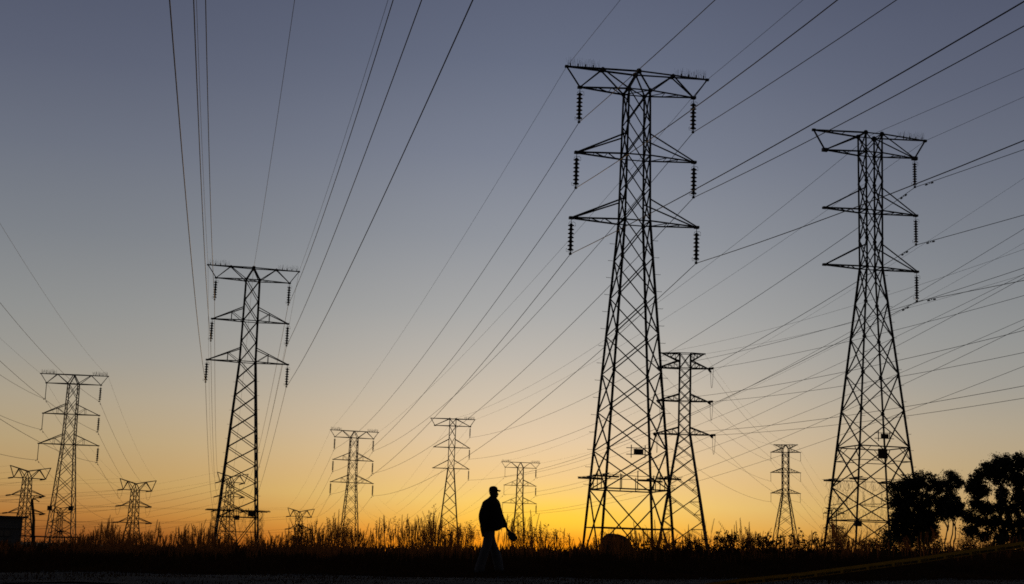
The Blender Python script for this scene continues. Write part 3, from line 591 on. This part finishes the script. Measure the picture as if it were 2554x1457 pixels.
def reed(x, y, H, kind):
    z = gz(x, y); a = R.uniform(0, 6.28); le = abs(R.gauss(0, .16)) * H; bx, by = math.cos(a) * le, math.sin(a) * le * .5
    P = [(x + bx * t * t, y + by * t * t, z + H * t) for t in (0, .3, .6, .82, 1.)]
    an = R.uniform(-.7, .7); ribbon(P, .0085, .004, an)
    for k in range(R.randint(0, 2)):                                # leaf blades
        t = R.uniform(.15, .7); b = (x + bx * t * t, y + by * t * t, z + H * t); s_ = R.choice((-1, 1)); l_ = R.uniform(.15, .4)
        ribbon([b, (b[0] + s_ * l_ * .18, b[1], b[2] + l_ * .6), (b[0] + s_ * l_ * .4, b[1], b[2] + l_ * .95), (b[0] + s_ * l_ * .62, b[1], b[2] + l_ * .9)], .006, .001, an)
    if kind == 0:                                                   # tight spike
        for k in range(14):
            t = 1 - k * .022; b = (x + bx * t * t, y + by * t * t, z + H * t); s_ = (-1) ** k; l_ = .05 + .005 * k
            tri((b[0] - .006, b[1], b[2]), (b[0] + .012 * s_, b[1], b[2] - .01), (b[0] + s_ * l_ * .28, b[1] + R.uniform(-.02, .02), b[2] + l_))
    elif kind == 1:                                                 # open feathery plume
        for k in range(16):
            t = 1 - k * .02; b = (x + bx * t * t, y + by * t * t, z + H * t); s_ = R.choice((-1, 1)); l_ = R.uniform(.05, .16) * (.5 + k * .05)
            e = (b[0] + s_ * l_ * .8, b[1] + R.uniform(-.05, .05), b[2] + l_ * R.uniform(.35, .8)); ribbon([b, e], .0028, .0028, an)
            for q in range(2): f = R.uniform(.5, 1); c = (b[0] + (e[0] - b[0]) * f, b[1], b[2] + (e[2] - b[2]) * f); tri(c, (c[0] + .016, c[1], c[2] - .02), (c[0] - .008, c[1], c[2] - .03))
rows = 0
while rows < 2300:
    y = R.uniform(42, 64); x = R.uniform(-.375, .375) * y; xe = x * 50 / y
    if R.random() > np.interp(xe, [a for a, b in DN], [b for a, b in DN]) * (.25 + .75 * (.5 + .5 * math.sin(xe * 1.7 + 1.3 * math.sin(xe * .6)) ) ** .8) : continue
    H = float(np.interp(xe, [a for a, b in HT], [b for a, b in HT])) * R.choice((.62, .75, .85, .92, 1., 1.04, 1.12, 1.2)) * R.uniform(.8, 1.1) * (1 + .2 * math.sin(xe * 1.15 + .8) * math.sin(xe * 2.9) + .08 * math.sin(xe * 7.3))
    reed(x, y, H, R.choice((0, 0, 0, 0, 1, 2))); rows += 1
tag(fastmesh('reeds', V, Fc, 'straw'), 'tall dry reeds with feathery seed heads standing above the grass bank', 'reeds', kind='stuff')
# dead weeds with small clustered heads, mostly right of the tallest pylon
V = []; Fc = []
def weed(x, y, H, nb):
    z = gz(x, y); ribbon([(x, y, z), (x + R.uniform(-.05, .05), y, z + H * .5), (x + R.uniform(-.1, .1), y, z + H)], .012, .006, 0)
    for k in range(nb):
        t = R.uniform(.35, 1); s_ = R.choice((-1, 1)); b = (x, y, z + H * t); l_ = R.uniform(.1, .32) * (1.2 - .5 * t)
        e = (b[0] + s_ * l_, y + R.uniform(-.1, .1), b[2] + l_ * R.uniform(.3, .9)); ribbon([b, e], .006, .004, 0)
        for q in range(7):
            c = (e[0] + R.gauss(0, .04), e[1] + R.gauss(0, .04), e[2] + R.gauss(0, .035)); u_ = R.uniform(.018, .045); a = R.uniform(0, 6.28)
            tri((c[0] + u_ * math.cos(a), c[1], c[2] + u_ * math.sin(a)), (c[0] + u_ * math.cos(a + 2.1), c[1] + .01, c[2] + u_ * math.sin(a + 2.1)), (c[0] + u_ * math.cos(a + 4.2), c[1], c[2] + u_ * math.sin(a + 4.2)))
for k in range(70):
    u = R.random(); y = R.uniform(40, 54)
    px = R.gauss(1850, 100) if u < .55 else (R.gauss(1690, 40) if u < .8 else R.gauss(2020, 90))
    p = at(px, 1370, y); weed(p.x, y, R.uniform(.35, .8) if px < 1760 else R.uniform(.45, 1.0), R.randint(4, 12))
tag(fastmesh('weeds', V, Fc, 'grass'), 'dead branching weeds with knobbly heads scattered in the field edge', 'weeds', kind='stuff')
# two leafless bushes left and right of the man
def shrub(px, y, H, wd, label, dens=5):
    V.clear(); Fc.clear(); p = at(px, 1370, y); z = gz(p.x, y)
    def br_(b, d, l_, w_, dep):
        e = b + d * l_; ribbon([tuple(b), tuple(e)], w_, w_ * .6, R.uniform(-.5, .5))
        if dep == 0:
            for q in range(3): c = e + Vector((R.gauss(0, .03), R.gauss(0, .03), R.gauss(0, .03))); tri(tuple(c), (c.x + .02, c.y, c.z + .015), (c.x - .005, c.y, c.z + .03))
            return
        for q in range(3):
            dd_ = (d + Vector((R.gauss(0, .42), R.gauss(0, .42), R.gauss(.05, .3)))).normalized(); br_(b.lerp(e, R.uniform(.45, 1)), dd_, l_ * R.uniform(.55, .85), w_ * .6, dep - 1)
    for k in range(dens): br_(Vector((p.x + R.gauss(0, wd * .25), y + R.gauss(0, .2), z)), Vector((R.gauss(0, .22), R.gauss(0, .2), 1)).normalized(), H * .42, .009, 3)
    o = fastmesh('bush', V, Fc, 'straw', (p.x, y, z)); return tag(o, label, 'bush', 'fine leafless bushes among the reeds')
shrub(1165, 48, 1.5, .9, 'leafless twiggy bush just left of the walking man'); None
shrub(1362, 47, 1.35, .5, 'narrow upright bush in the brightest glow', 7); shrub(1785, 50, 1.25, .9, 'feathery bush at the right leg of the heavy pylon')
shrub(868, 52, 1.4, .8, 'dense bush hiding the foot of the small pylon left of centre', 13)
# ---------------------------------------------------------------- mound under the tallest pylon
def blob(name, p, sx_, sy_, sz_, m, label, cat, seed=1, nz=.12):
    rr = random.Random(seed); ph = [rr.uniform(0, 6) for _ in range(6)]; mb = MB(); U, Vn = 40, 20; vs = []
    for i in range(Vn + 1):
        th = math.pi / 2 * i / Vn
        for j in range(U):
            a = 2 * math.pi * j / U; k = 1 + nz * (math.sin(3 * a + ph[0]) * .5 + math.sin(5 * a + ph[1] + th * 3) * .35 + math.sin(9 * a + ph[2] - th * 5) * .2 + math.sin(17 * a + ph[3] + th * 11) * .1)
            vs.append((p.x + sx_ * k * math.cos(a) * math.cos(th) ** .75, p.y + sy_ * k * math.sin(a) * math.cos(th) ** .75, p.z - .1 + sz_ * math.sin(th) ** .9 * (1 + math.cos(th) * (nz * .5 * math.sin(2 * a + ph[4] + th * 4) - .16 * math.cos(a)))))
    mb.add(vs, [(i * U + j, i * U + (j + 1) % U, (i + 1) * U + (j + 1) % U, (i + 1) * U + j) for i in range(Vn) for j in range(U)])
    return tag(mb.build(name, m, org=p, smooth=False), label, cat)
p = at(1537, 1370, 72); p.z = gz(p.x, 72)
blob('earth_mound', p, .9, .9, at(1530, 1333, 72).z - p.z + .12, 'rock', 'dark rounded mound standing between the legs of the tallest pylon', 'mound', 3)
for px, py, yy, s_ in ((1352, 1411, 31.2, .12), (1730, 1417, 27, .14), (2052, 1411, 27.5, .2)):
    q = at(px, py, yy); q.z = lump(q.x, yy) + .04
    blob('stone', q, s_, s_ * .8, s_ * .55, 'plaster', {1352: 'small pale stone on the dusty ground right of the man', 1730: 'pale stone lying below the legs of the tallest pylon', 2052: 'largest pale stone just above the yellow tape'}[px], 'stone', int(px), .1)
# ---------------------------------------------------------------- gum trees
def tree(px, y, H, crowns, trunks, label, seed):
    rr = random.Random(seed); b0 = at(px, 1380, y); z0 = gz(b0.x, y); root = empty('gum_tree', (b0.x, y, z0), label, 'tree', 'gum trees at the right of the field')
    tb = MB(); LV = []; LF = []
    def wob(a, b, n, w_):
        out = []
        for i in range(n + 1):
            t = i / n; q = a.lerp(b, t); q += Vector((math.sin(t * 5 + a.x) * w_ * math.sin(math.pi * t), math.cos(t * 4 + a.x * 2) * w_ * math.sin(math.pi * t), 0)); out.append(q)
        return out
    cs = [(at(cx, cy, y + cyo), r_) for cx, cy, cyo, r_ in crowns]
    for (tx, r0) in trunks:
        base = at(tx, 1380, y); base.z = z0 - .05; tgt = sorted(cs, key=lambda c: abs(c[0].x - base.x) + rr.uniform(0, .6))[:4]
        top = Vector((sum(c[0].x for c in tgt) / 4, y + rr.uniform(-.4, .4), sum(c[0].z for c in tgt) / 4)); fork = base.lerp(top, .5)
        pts = wob(base, fork, 6, .12); tb.tube(pts, [r0 * (1 - .4 * i / 6) for i in range(7)], 8)
        for c, r_ in tgt:
            pts = wob(fork, c, 6, .18); tb.tube(pts, [r0 * .55 * (1 - .75 * i / 6) for i in range(7)], 6)
            for k in range(5):
                a = pts[rr.randint(2, 5)]; e = c + Vector((rr.gauss(0, r_ * .5), rr.gauss(0, r_ * .5), rr.gauss(0, r_ * .5))); tb.tube(wob(a, e, 4, .06), [r0 * .2, r0 * .16, r0 * .12, r0 * .08, r0 * .04], 4)
    tb.build('trunk', 'bark', root)
    for c, r_ in cs:
        nc = int((92 if seed < 3 else 118) * r_ ** 1.6) + 8
        for k in range(nc):
            d = Vector((rr.gauss(0, 1), rr.gauss(0, 1), rr.gauss(0, 1))).normalized() * r_ * rr.uniform(.1, 1.15) ** .7; d.z *= .9; q = c + d; rc = rr.choice((.08, .11, .15, .2, .24)) * rr.uniform(.8, 1.2)
            for j in range(int(80 * rc / .2)):
                o = Vector((rr.gauss(0, rc * .55), rr.gauss(0, rc * .55), rr.gauss(0, rc * .5))) + q
                l_ = rr.uniform(.06, .13); w_ = l_ * .28; a = rr.uniform(0, 6.28); dn = Vector((math.cos(a) * .6, math.sin(a) * .6, -rr.uniform(.1, 1))).normalized(); sd = dn.cross(Vector((rr.gauss(0, 1), rr.gauss(0, 1), .2))).normalized() * w_
                n = len(LV); LV.extend([tuple(o), tuple(o + dn * l_ * .5 + sd), tuple(o + dn * l_), tuple(o + dn * l_ * .5 - sd)]); LF.append((n, n + 1, n + 2, n + 3))
    o = fastmesh('crown', LV, LF, 'leaf', (b0.x, y, z0)); o.location = (0, 0, 0); o.parent = root
    return root
tree(2290, 84, 6, [(2246, 1216, 0, .62), (2276, 1204, .2, .68), (2308, 1202, -.2, .66), (2340, 1214, 0, .56), (2238, 1250, .1, .6), (2270, 1243, .6, .45), (2312, 1240, -.5, .45), (2345, 1250, 0, .56), (2258, 1272, 0, .7), (2300, 1268, .3, .66), (2338, 1280, 0, .42), (2242, 1300, .2, .62), (2280, 1302, -.2, .68), (2316, 1298, 0, .55), (2236, 1330, .3, .6), (2268, 1334, 0, .62), (2302, 1332, 0, .58), (2326, 1330, 0, .3)], [(2262, .09), (2290, .1), (2318, .08)], 'rounded dense gum tree in front of the right legs of the razor wire pylon', 1)
tree(2376, 88, 5, [(2374, 1188, 0, .44), (2364, 1212, 0, .42), (2392, 1206, 0, .26), (2372, 1240, .1, .5), (2382, 1264, 0, .52), (2366, 1278, 0, .42), (2392, 1278, 0, .34), (2350, 1262, 0, .4)], [(2360, .06), (2375, .055), (2384, .06)], 'slender gum tree with a small leaning head in the gap between the two big crowns', 2)
tree(2490, 82, 7, [(2438, 1194, 0, .5), (2420, 1214, 0, .38), (2466, 1172, .2, .6), (2500, 1156, 0, .62), (2540, 1154, .2, .62), (2580, 1165, 0, .66), (2446, 1226, 0, .44), (2490, 1186, .5, .5), (2524, 1188, .5, .55), (2560, 1200, 0, .6), (2500, 1228, .6, .36), (2545, 1232, 0, .5), (2432, 1256, 0, .42), (2462, 1268, .2, .46), (2500, 1262, -.2, .52), (2536, 1264, .2, .56), (2580, 1250, 0, .6), (2416, 1288, .1, .34), (2444, 1300, .1, .42), (2482, 1304, 0, .42), (2516, 1308, 0, .52), (2556, 1304, 0, .56), (2420, 1326, 0, .42), (2458, 1334, 0, .4), (2500, 1338, 0, .45), (2545, 1338, 0, .6), (2590, 1320, 0, .6)], [(2505, .13), (2525, .1), (2480, .07), (2550, .1)], 'largest spreading gum tree at the right edge, sky showing through its branches', 3)
def low_bush(px, py, y, r_, n, label, seed):
    rr = random.Random(seed); c = at(px, py, y); z0 = gz(c.x, y); LV = []; LF = []
    for k in range(n):
        a = rr.uniform(0, 6.28); q = Vector((c.x + math.cos(a) * r_ * rr.random() ** .5, y + math.sin(a) * r_ * .6 * rr.random(), 0)); tz = c.z - z0; q.z = z0 + rr.random() * tz * (1 - .5 * ((q.x - c.x) / r_) ** 2) * rr.uniform(.7, 1.1)
        for j in range(26):
            o = q + Vector((rr.gauss(0, .1), rr.gauss(0, .1), rr.gauss(0, .09))); l_ = rr.uniform(.05, .12); a = rr.uniform(0, 6.28); dn = Vector((math.cos(a), math.sin(a) * .5, rr.uniform(-.7, 1))).normalized(); sd = dn.cross(Vector((0, 1, .3))).normalized() * l_ * .2
            n_ = len(LV); LV.extend([tuple(o), tuple(o + dn * l_ * .5 + sd), tuple(o + dn * l_), tuple(o + dn * l_ * .5 - sd)]); LF.append((n_, n_ + 1, n_ + 2, n_ + 3))
    tag(fastmesh('bush', LV, LF, 'leaf', (c.x, y, z0)), label, 'bush', 'low leafy bushes under the trees')
low_bush(2212, 1300, 70, .55, 60, 'spiky low bush at the near right leg of the razor wire pylon', 5)
low_bush(2190, 1335, 66, .9, 90, 'low dark bush spreading left of the rounded gum tree', 6)
low_bush(2300, 1328, 68, 1.3, 170, 'broad undergrowth bush beneath the rounded gum tree', 7)
low_bush(2425, 1338, 70, .9, 110, 'undergrowth bush below the gap between the trees', 8)
low_bush(2530, 1330, 66, 1.3, 170, 'undergrowth bush beneath the largest gum tree', 9)
low_bush(752, 1303, 60, .28, 26, 'small dark bush beside the smallest V topped pylon', 10)
# ---------------------------------------------------------------- building, pole and fence at the left
pB = at(52, 1350, 118); zB = gz(pB.x, 118) - .2; zt = at(54, 1292, 118).z; Lb = 14.
aB = -math.atan2(pB.x, 118) ; UX, UY = Vector((math.cos(aB), math.sin(aB), 0)), Vector((-math.sin(aB), math.cos(aB), 0)); AX = (UX, UY, Vector((0, 0, 1))); BO = Vector((pB.x, 118, 0))
bp = lambda u, v, z: BO + UX * u + UY * v + Vector((0, 0, z))
root = empty('low_building', (pB.x, 118, zB), 'low grey flat roofed building cut off by the left edge', 'building')
mb = MB(); mb.box(bp(-Lb / 2, 3, (zB + zt) / 2), Lb, 6, zt - zB, ax=AX); mb.build('wall', 'plaster', root)
mb = MB(); mb.box(bp(-Lb / 2 + .1, 3, zt + .06), Lb + .5, 6.6, .14, ax=AX); mb.build('roof', 'roofing', root)
mb = MB(); mb.box(bp(-Lb / 2, -.07, zt - .85), Lb - .02, .1, .06, ax=AX); mb.build('wall_band', 'roofing', root)
for wu_ in (-1.35, -4.):
    mb = MB(); mb.box(bp(wu_, -.02, zt - 1.25), 1.0, .06, .55, ax=AX); fr = mb.build('window', 'roofing', root)
    for k in (-1, 1): mb = MB(); mb.box(bp(wu_ + k * .24, -.06, zt - 1.25), .42, .03, .45, ax=AX); mb.build('pane', 'glass', fr)
# leaning wooden pole with a stay beside the far left pylon
pP = at(88, 1345, 150); zP = gz(pP.x, 150); tp = at(80, 1246, 150)
root = empty('wooden_pole', (pP.x, 150, zP), 'wooden pole leaning against the sky beside the V topped pylon at far left', 'pole')
mb = MB(); mb.tube([(pP.x, 150, zP - .2), tuple(pP.lerp(tp, .5)), tuple(tp)], [.2, .16, .12], 8); mb.build('shaft', 'wood', root)
mb = MB()
for k, e in enumerate(((92, 1236), (104, 1242), (98, 1252))): q = at(*e, 150); mb.tube([tuple(tp), tuple(tp.lerp(q, .5) + Vector((0, 0, .12))), tuple(q)], .05, 5)
mb.build('bracket', 'wood', root)
root = empty('post_and_rail_fence', (at(120, 1345, 96).x, 96, gz(-30, 96)), 'thin rail fence between the grey building and the two board pylon', 'fence')
mb = MB(); a, b = at(50, 1336, 96), at(198, 1341, 96); mb.tube([a, a.lerp(b, .5) - Vector((0, 0, .04)), b], .045, 6); mb.build('rail', 'steel', root)
for k in range(5):
    q = a.lerp(b, k / 4); mb = MB(); mb.tube([(q.x, 96, gz(q.x, 96) - .2), (q.x, 96, q.z + .03)], .05, 6); mb.build('post', 'steel', root)
# ---------------------------------------------------------------- yellow barrier tape in the foreground
YT = 19.; pts = [(1500, 1490), (1750, 1457), (1850, 1443), (2000, 1428), (2060, 1420), (2282, 1391), (2400, 1373.5), (2554, 1350.5), (2700, 1326), (2900, 1290)]
P = [at(a, b, YT) for a, b in pts]; cum = [0]
for a, b in zip(P[:-1], P[1:]): cum.append(cum[-1] + (b - a).length)
def tp_at(s):
    s = max(0, min(cum[-1] - 1e-4, s)); i = max(k for k in range(len(cum) - 1) if cum[k] <= s); return P[i].lerp(P[i + 1], (s - cum[i]) / (cum[i + 1] - cum[i]))
def tp_frame(s):
    tw_ = .25 + .5 * math.sin(s * .55 + 2.2); wav = .006 * math.sin(s * 5.3) + .01 * math.sin(s * 1.7)
    return tp_at(s) + Vector((0, wav, 0)), Vector((0, math.sin(tw_), -math.cos(tw_)))
mb = MB(); n = 220; vs = []
for i in range(n + 1):
    q, d = tp_frame(cum[-1] * i / n)
    for t in (0, .036, .078): vs.append(q + d * t + Vector((0, .003 * math.sin(i * .8) if t else 0, 0)))
mb.add(vs, [(i * 3 + j, i * 3 + 3 + j, i * 3 + 4 + j, i * 3 + 1 + j) for i in range(n) for j in (0, 1)])
tape = mb.build('barrier_tape', 'tape', org=P[0]); tag(tape, 'yellow barrier tape with black printing, rising to the right edge in the foreground', 'barrier tape')
mb = MB()
def mark(s, t, l_, h_):
    k = max(2, int(l_ / .03)); v = []
    for i in range(k + 1):
        q, d = tp_frame(s + l_ * i / k); nn = Vector((0, -1, 0)) * .006
        v += [q + d * t + nn, q + d * (t + h_) + nn]
    mb.add(v, [(i * 2, i * 2 + 2, i * 2 + 3, i * 2 + 1) for i in range(k)])
s = .1; U_ = .34
while s < cum[-1] - .4:
    mark(s, .036, .095, .008); mark(s, .064, .095, .007); mark(s, .044, .008, .02); mark(s + .087, .044, .008, .02)   # boxed emblem
    for k in range(3): mark(s + .018 + k * .024, .047, .012, .015)
    for g in (0, 1):
        for k in range(4): mark(s + .112 + g * .1 + k * .023, .040, .018, .027)
    s += U_
mb.build('printed_lettering', 'ink', tape)

# ---------------------------------------------------------------- the walking man
def man():
    yy = 28.8
    for _ in range(20):
        q = at(1217, 1432, yy); g = lump(q.x, yy) + .02; yy -= (g - q.z) * 8
    k = yy / 28.8 * 28.8 / 28.8; base = at(1140 + 430 / 5.255, 1432, yy); sc = (yy * math.cos(PITCH) / F) / 5.255   # metres per zoomed pixel
    base.z = lump(base.x, yy) + .02
    tilt = ROLL
    def P(zx, zy, dy=0.): u, v = zx - 430, 1328 - zy; return Vector(((u - ROLL * v) * sc, dy, (v + ROLL * u) * sc))
    root = empty('person', (base.x, yy, base.z), 'man in peaked cap, dark jacket and loose trousers walking to the right', 'person')
    def fin(mb, name, m, vox, par=root, sub=0):
        me = bpy.data.meshes.new(name); me.from_pydata([tuple(v) for v in mb.v], [], mb.f); me.materials.append(M[m]); o = bpy.data.objects.new(name, me); COL.objects.link(o); o.parent = par
        if vox:
            r = o.modifiers.new('join', 'REMESH'); r.mode = 'VOXEL'; r.voxel_size = vox; r.use_smooth_shade = True
            s = o.modifiers.new('soft', 'SMOOTH'); s.factor = .5; s.iterations = 3 + sub
        return o
    def loft(mb, secs, n=20):                    # secs: centre, rx, ry  (horizontal ellipses)
        vs = []
        for c, rx, ry in secs: vs += [c + Vector((math.cos(2 * math.pi * i / n) * rx, math.sin(2 * math.pi * i / n) * ry, 0)) for i in range(n)]
        N_ = len(secs)
        mb.add(vs, [(i * n + j, i * n + (j + 1) % n, (i + 1) * n + (j + 1) % n, (i + 1) * n + j) for i in range(N_ - 1) for j in range(n)] + [tuple(range(n))[::-1], tuple((N_ - 1) * n + j for j in range(n))])
    def ball(mb, c, rx, ry, rz, n=16):
        loft(mb, [(c + Vector((0, 0, -rz * math.cos(math.pi * t / 10))), rx * math.sin(math.pi * t / 10) + 1e-4, ry * math.sin(math.pi * t / 10) + 1e-4) for t in range(11)], n)
    rw = lambda l, r: (r - l) / 2 * sc * 1.05
    # body
    b = MB()
    ball(b, P(475, 264, 0), .104, .084, .12); ball(b, P(492, 300, 0), .08, .07, .078)
    ball(b, P(519, 322), .022, .028, .026); b.tube([P(527, 268), P(541, 296), P(534, 302)], [.008, .014, .01], 6)     # chin, nose
    b.tube([P(528, 313, -.02), P(531, 313, 0), P(528, 313, .02)], .009, 5); b.tube([P(528, 321, -.016), P(530, 321), P(528, 321, .016)], .009, 5)
    for s_ in (-1, 1): ball(b, P(472, 280, s_ * .077), .02, .012, .032, 8); ball(b, P(526, 272, s_ * .03), .01, .012, .008, 8)
    b.tube([P(468, 300), P(462, 350), P(450, 400)], [.055, .055, .07], 10)
    loft(b, [(P(446, 400), .09, .17), (P(440, 480), .11, .17), (P(435, 600), .12, .16), (P(428, 700), .11, .15), (P(425, 790), .11, .16)])
    b.tube([P(418, 790, -.08), P(385, 950, -.09), P(330, 1150, -.09), P(290, 1290, -.09)], [.085, .07, .055, .04], 10)
    b.tube([P(438, 790, .08), P(480, 950, .09), P(520, 1130, .09), P(553, 1275, .09)], [.085, .07, .055, .04], 10)
    b.tube([P(500, 420, .17), P(560, 580, .19), P(625, 690, .16), P(648, 728, .13), P(668, 760, .12)], [.055, .045, .034, .028, .03], 9)   # arm holding
    b.tube([P(400, 420, -.17), P(330, 600, -.2), P(335, 760, -.2), P(338, 800, -.2)], [.055, .045, .034, .028], 9)
    ball(b, P(680, 776, .12), .036, .02, .042, 10)                                                                    # palm
    for i, (x0, z0, dy, l) in enumerate(((700, 778, .095, 1.), (698, 788, .11, 1.08), (692, 797, .125, 1.02), (684, 803, .14, .85))):
        a = P(x0 - 12, z0, dy); b.tube([a, a + Vector((.028 * l, -.012, -.006)), a + Vector((.05 * l, -.03, -.024)), a + Vector((.052 * l, -.048, -.046))], [.0095, .009, .008, .0065], 6)
    b.tube([P(668, 772, .10), P(672, 792, .075), P(684, 806, .06)], [.012, .011, .008], 6)                              # thumb
    ball(b, P(338, 812, -.2), .035, .022, .042, 10)
    for i in range(4): a = P(326 + i * 8, 826, -.2 + .008 * i); b.tube([a, a + Vector((.004, .012, -.028)), a + Vector((.012, .022, -.042 + .004 * i))], [.009, .008, .007], 5)
    b.tube([P(350, 808, -.19), P(358, 826, -.18), P(357, 838, -.17)], [.011, .01, .008], 5)
    fin(b, 'body', 'skin', .0075)
    # jacket
    j = MB(); rows = [(312, 432, 500, .055), (330, 420, 514, .075), (350, 398, 524, .12), (372, 364, 545, .19), (398, 336, 557, .225), (425, 328, 566, .235), (470, 313, 574, .235), (520, 296, 582, .23), (570, 286, 586, .22), (620, 287, 586, .21), (680, 300, 597, .205), (722, 314, 596, .20), (750, 320, 560, .195), (768, 330, 515, .19)]
    loft(j, [(P((l + r) / 2, z, 0), rw(l, r), ry) for z, l, r, ry in rows])
    j.tube([P(492, 410, .17), P(535, 490, .20), P(562, 580, .21), P(602, 655, .19), P(630, 716, .165)], [.102, .095, .09, .082, .066], 12)
    j.tube([P(392, 425, -.17), P(352, 510, -.22), P(325, 600, -.23), P(335, 700, -.225), P(341, 806, -.21)], [.1, .092, .082, .07, .045], 12)
    loft(j, [(P(470, 335), .062, .06), (P(468, 318), .066, .064)]); j.tube([P(560, 600, .1), P(585, 700, .12), P(592, 722, .12)], [.05, .045, .02], 8)
    j.tube([P(336, 720, -.05), P(336, 790, -.05), P(342, 815, -.05)], [.06, .035, .02], 8)
    fin(j, 'jacket', 'jacket', .012, sub=2)
    # trousers
    t = MB(); loft(t, [(P(428, 745), rw(362, 494), .17), (P(425, 800), rw(357, 493), .17), (P(420, 850), rw(352, 490), .165)])
    def leg(pts, sd):
        vs = [(P((l + r) / 2, z, dy), rw(l, r), ry) for z, l, r, ry, dy in pts]; loft(t, vs)
    leg([(790, 357, 460, .11, -.08), (870, 345, 462, .115, -.085), (950, 330, 452, .11, -.09), (1050, 300, 415, .1, -.09), (1130, 274, 393, .095, -.09), (1200, 250, 372, .095, -.09), (1260, 232, 358, .10, -.09), (1306, 219, 350, .10, -.09)], -1)
    leg([(790, 400, 492, .11, .08), (870, 400, 489, .115, .085), (950, 420, 525, .11, .09), (1050, 444, 566, .1, .09), (1130, 465, 588, .095, .09), (1200, 480, 601, .095, .09), (1250, 492, 606, .10, .09), (1286, 499, 607, .10, .09)], 1)
    fin(t, 'trousers', 'trouser', .011, sub=1)
    # shoes
    for nm_, x0, zz, dy in (('shoe', 262, 1318, -.09), ('shoe', 520, 1309, .09)):
        s_ = MB(); s_.tube([P(x0, zz - 4, dy), P(x0 + 38, zz - 8, dy), P(x0 + 80, zz + 2, dy), P(x0 + 100, zz + 5, dy)], [.04, .05, .038, .022], 10); fin(s_, nm_, 'shoe', .009)
    # cap
    c = MB(); loft(c, [(P(473, 264), .102, .084), (P(473, 240), .106, .087), (P(474, 216), .101, .083), (P(475, 199), .084, .07), (P(476, 189), .056, .048), (P(477, 184), .014, .014)]); 
    V_ = []; 
    for i in range(9):
        a = (i / 8 - .5) * 2; dy = a * .072; zz = -.022 * a * a
        for jx in range(4):
            ext = (1 - .45 * a * a); V_.append(P(528 + (573 - 528) * ext * jx / 3, 230 + 4 * jx, dy) + Vector((0, 0, zz)))
    V_ += [v - Vector((0, 0, .014)) for v in V_]; n_ = 36
    fs = []
    for i in range(8):
        for jx in range(3): a = i * 4 + jx; fs += [(a, a + 4, a + 5, a + 1), (a + n_, a + n_ + 1, a + n_ + 5, a + n_ + 4)]
        a = i * 4; fs += [(a, a + n_, a + n_ + 4, a + 4), (a + 3, a + 7, a + n_ + 7, a + n_ + 3)]
    for jx in range(3): fs += [(jx, jx + 1, jx + 1 + n_, jx + n_), (32 + jx, 32 + jx + n_, 33 + jx + n_, 33 + jx)]
    c.add(V_, fs); fin(c, 'cap', 'cap', 0).data.polygons.foreach_set('use_smooth', [False] * len(c.f))
    # cloth in the hand: rests in the grip, a thing of its own
    o0 = P(722, 843, .10); h = MB(); rr = random.Random(2)
    prof = [(665, 795), (700, 789), (745, 794), (766, 826), (784, 858), (765, 880), (745, 899), (716, 888), (690, 872), (675, 835)]
    for kx, yo, f_ in ((0, -.055, .78), (1, -.03, .97), (2, .03, 1.), (3, .055, .76)): h.v += [tuple(o0 + (P(px, pz, .10) - o0) * f_ * 1.22 * rr.uniform(.96, 1.03) + Vector((0, yo + rr.uniform(-.008, .008), 0))) for px, pz in prof]
    m_ = 10; h.f += [(k * m_ + i, k * m_ + (i + 1) % m_, (k + 1) * m_ + (i + 1) % m_, (k + 1) * m_ + i) for k in range(3) for i in range(m_)] + [tuple(range(m_))[::-1], tuple(3 * m_ + i for i in range(m_))]
    me = bpy.data.meshes.new('folded_cloth'); me.from_pydata([tuple(Vector(v) - o0) for v in h.v], [], h.f); me.materials.append(M['cloth']); o = bpy.data.objects.new('folded_cloth', me); COL.objects.link(o); o.location = root.location + o0
    sb = o.modifiers.new('soft', 'SUBSURF'); sb.levels = 1; sb.render_levels = 2
    tag(o, 'bundle of folded dark cloth held in the walking man\'s forward hand', 'cloth')
man()
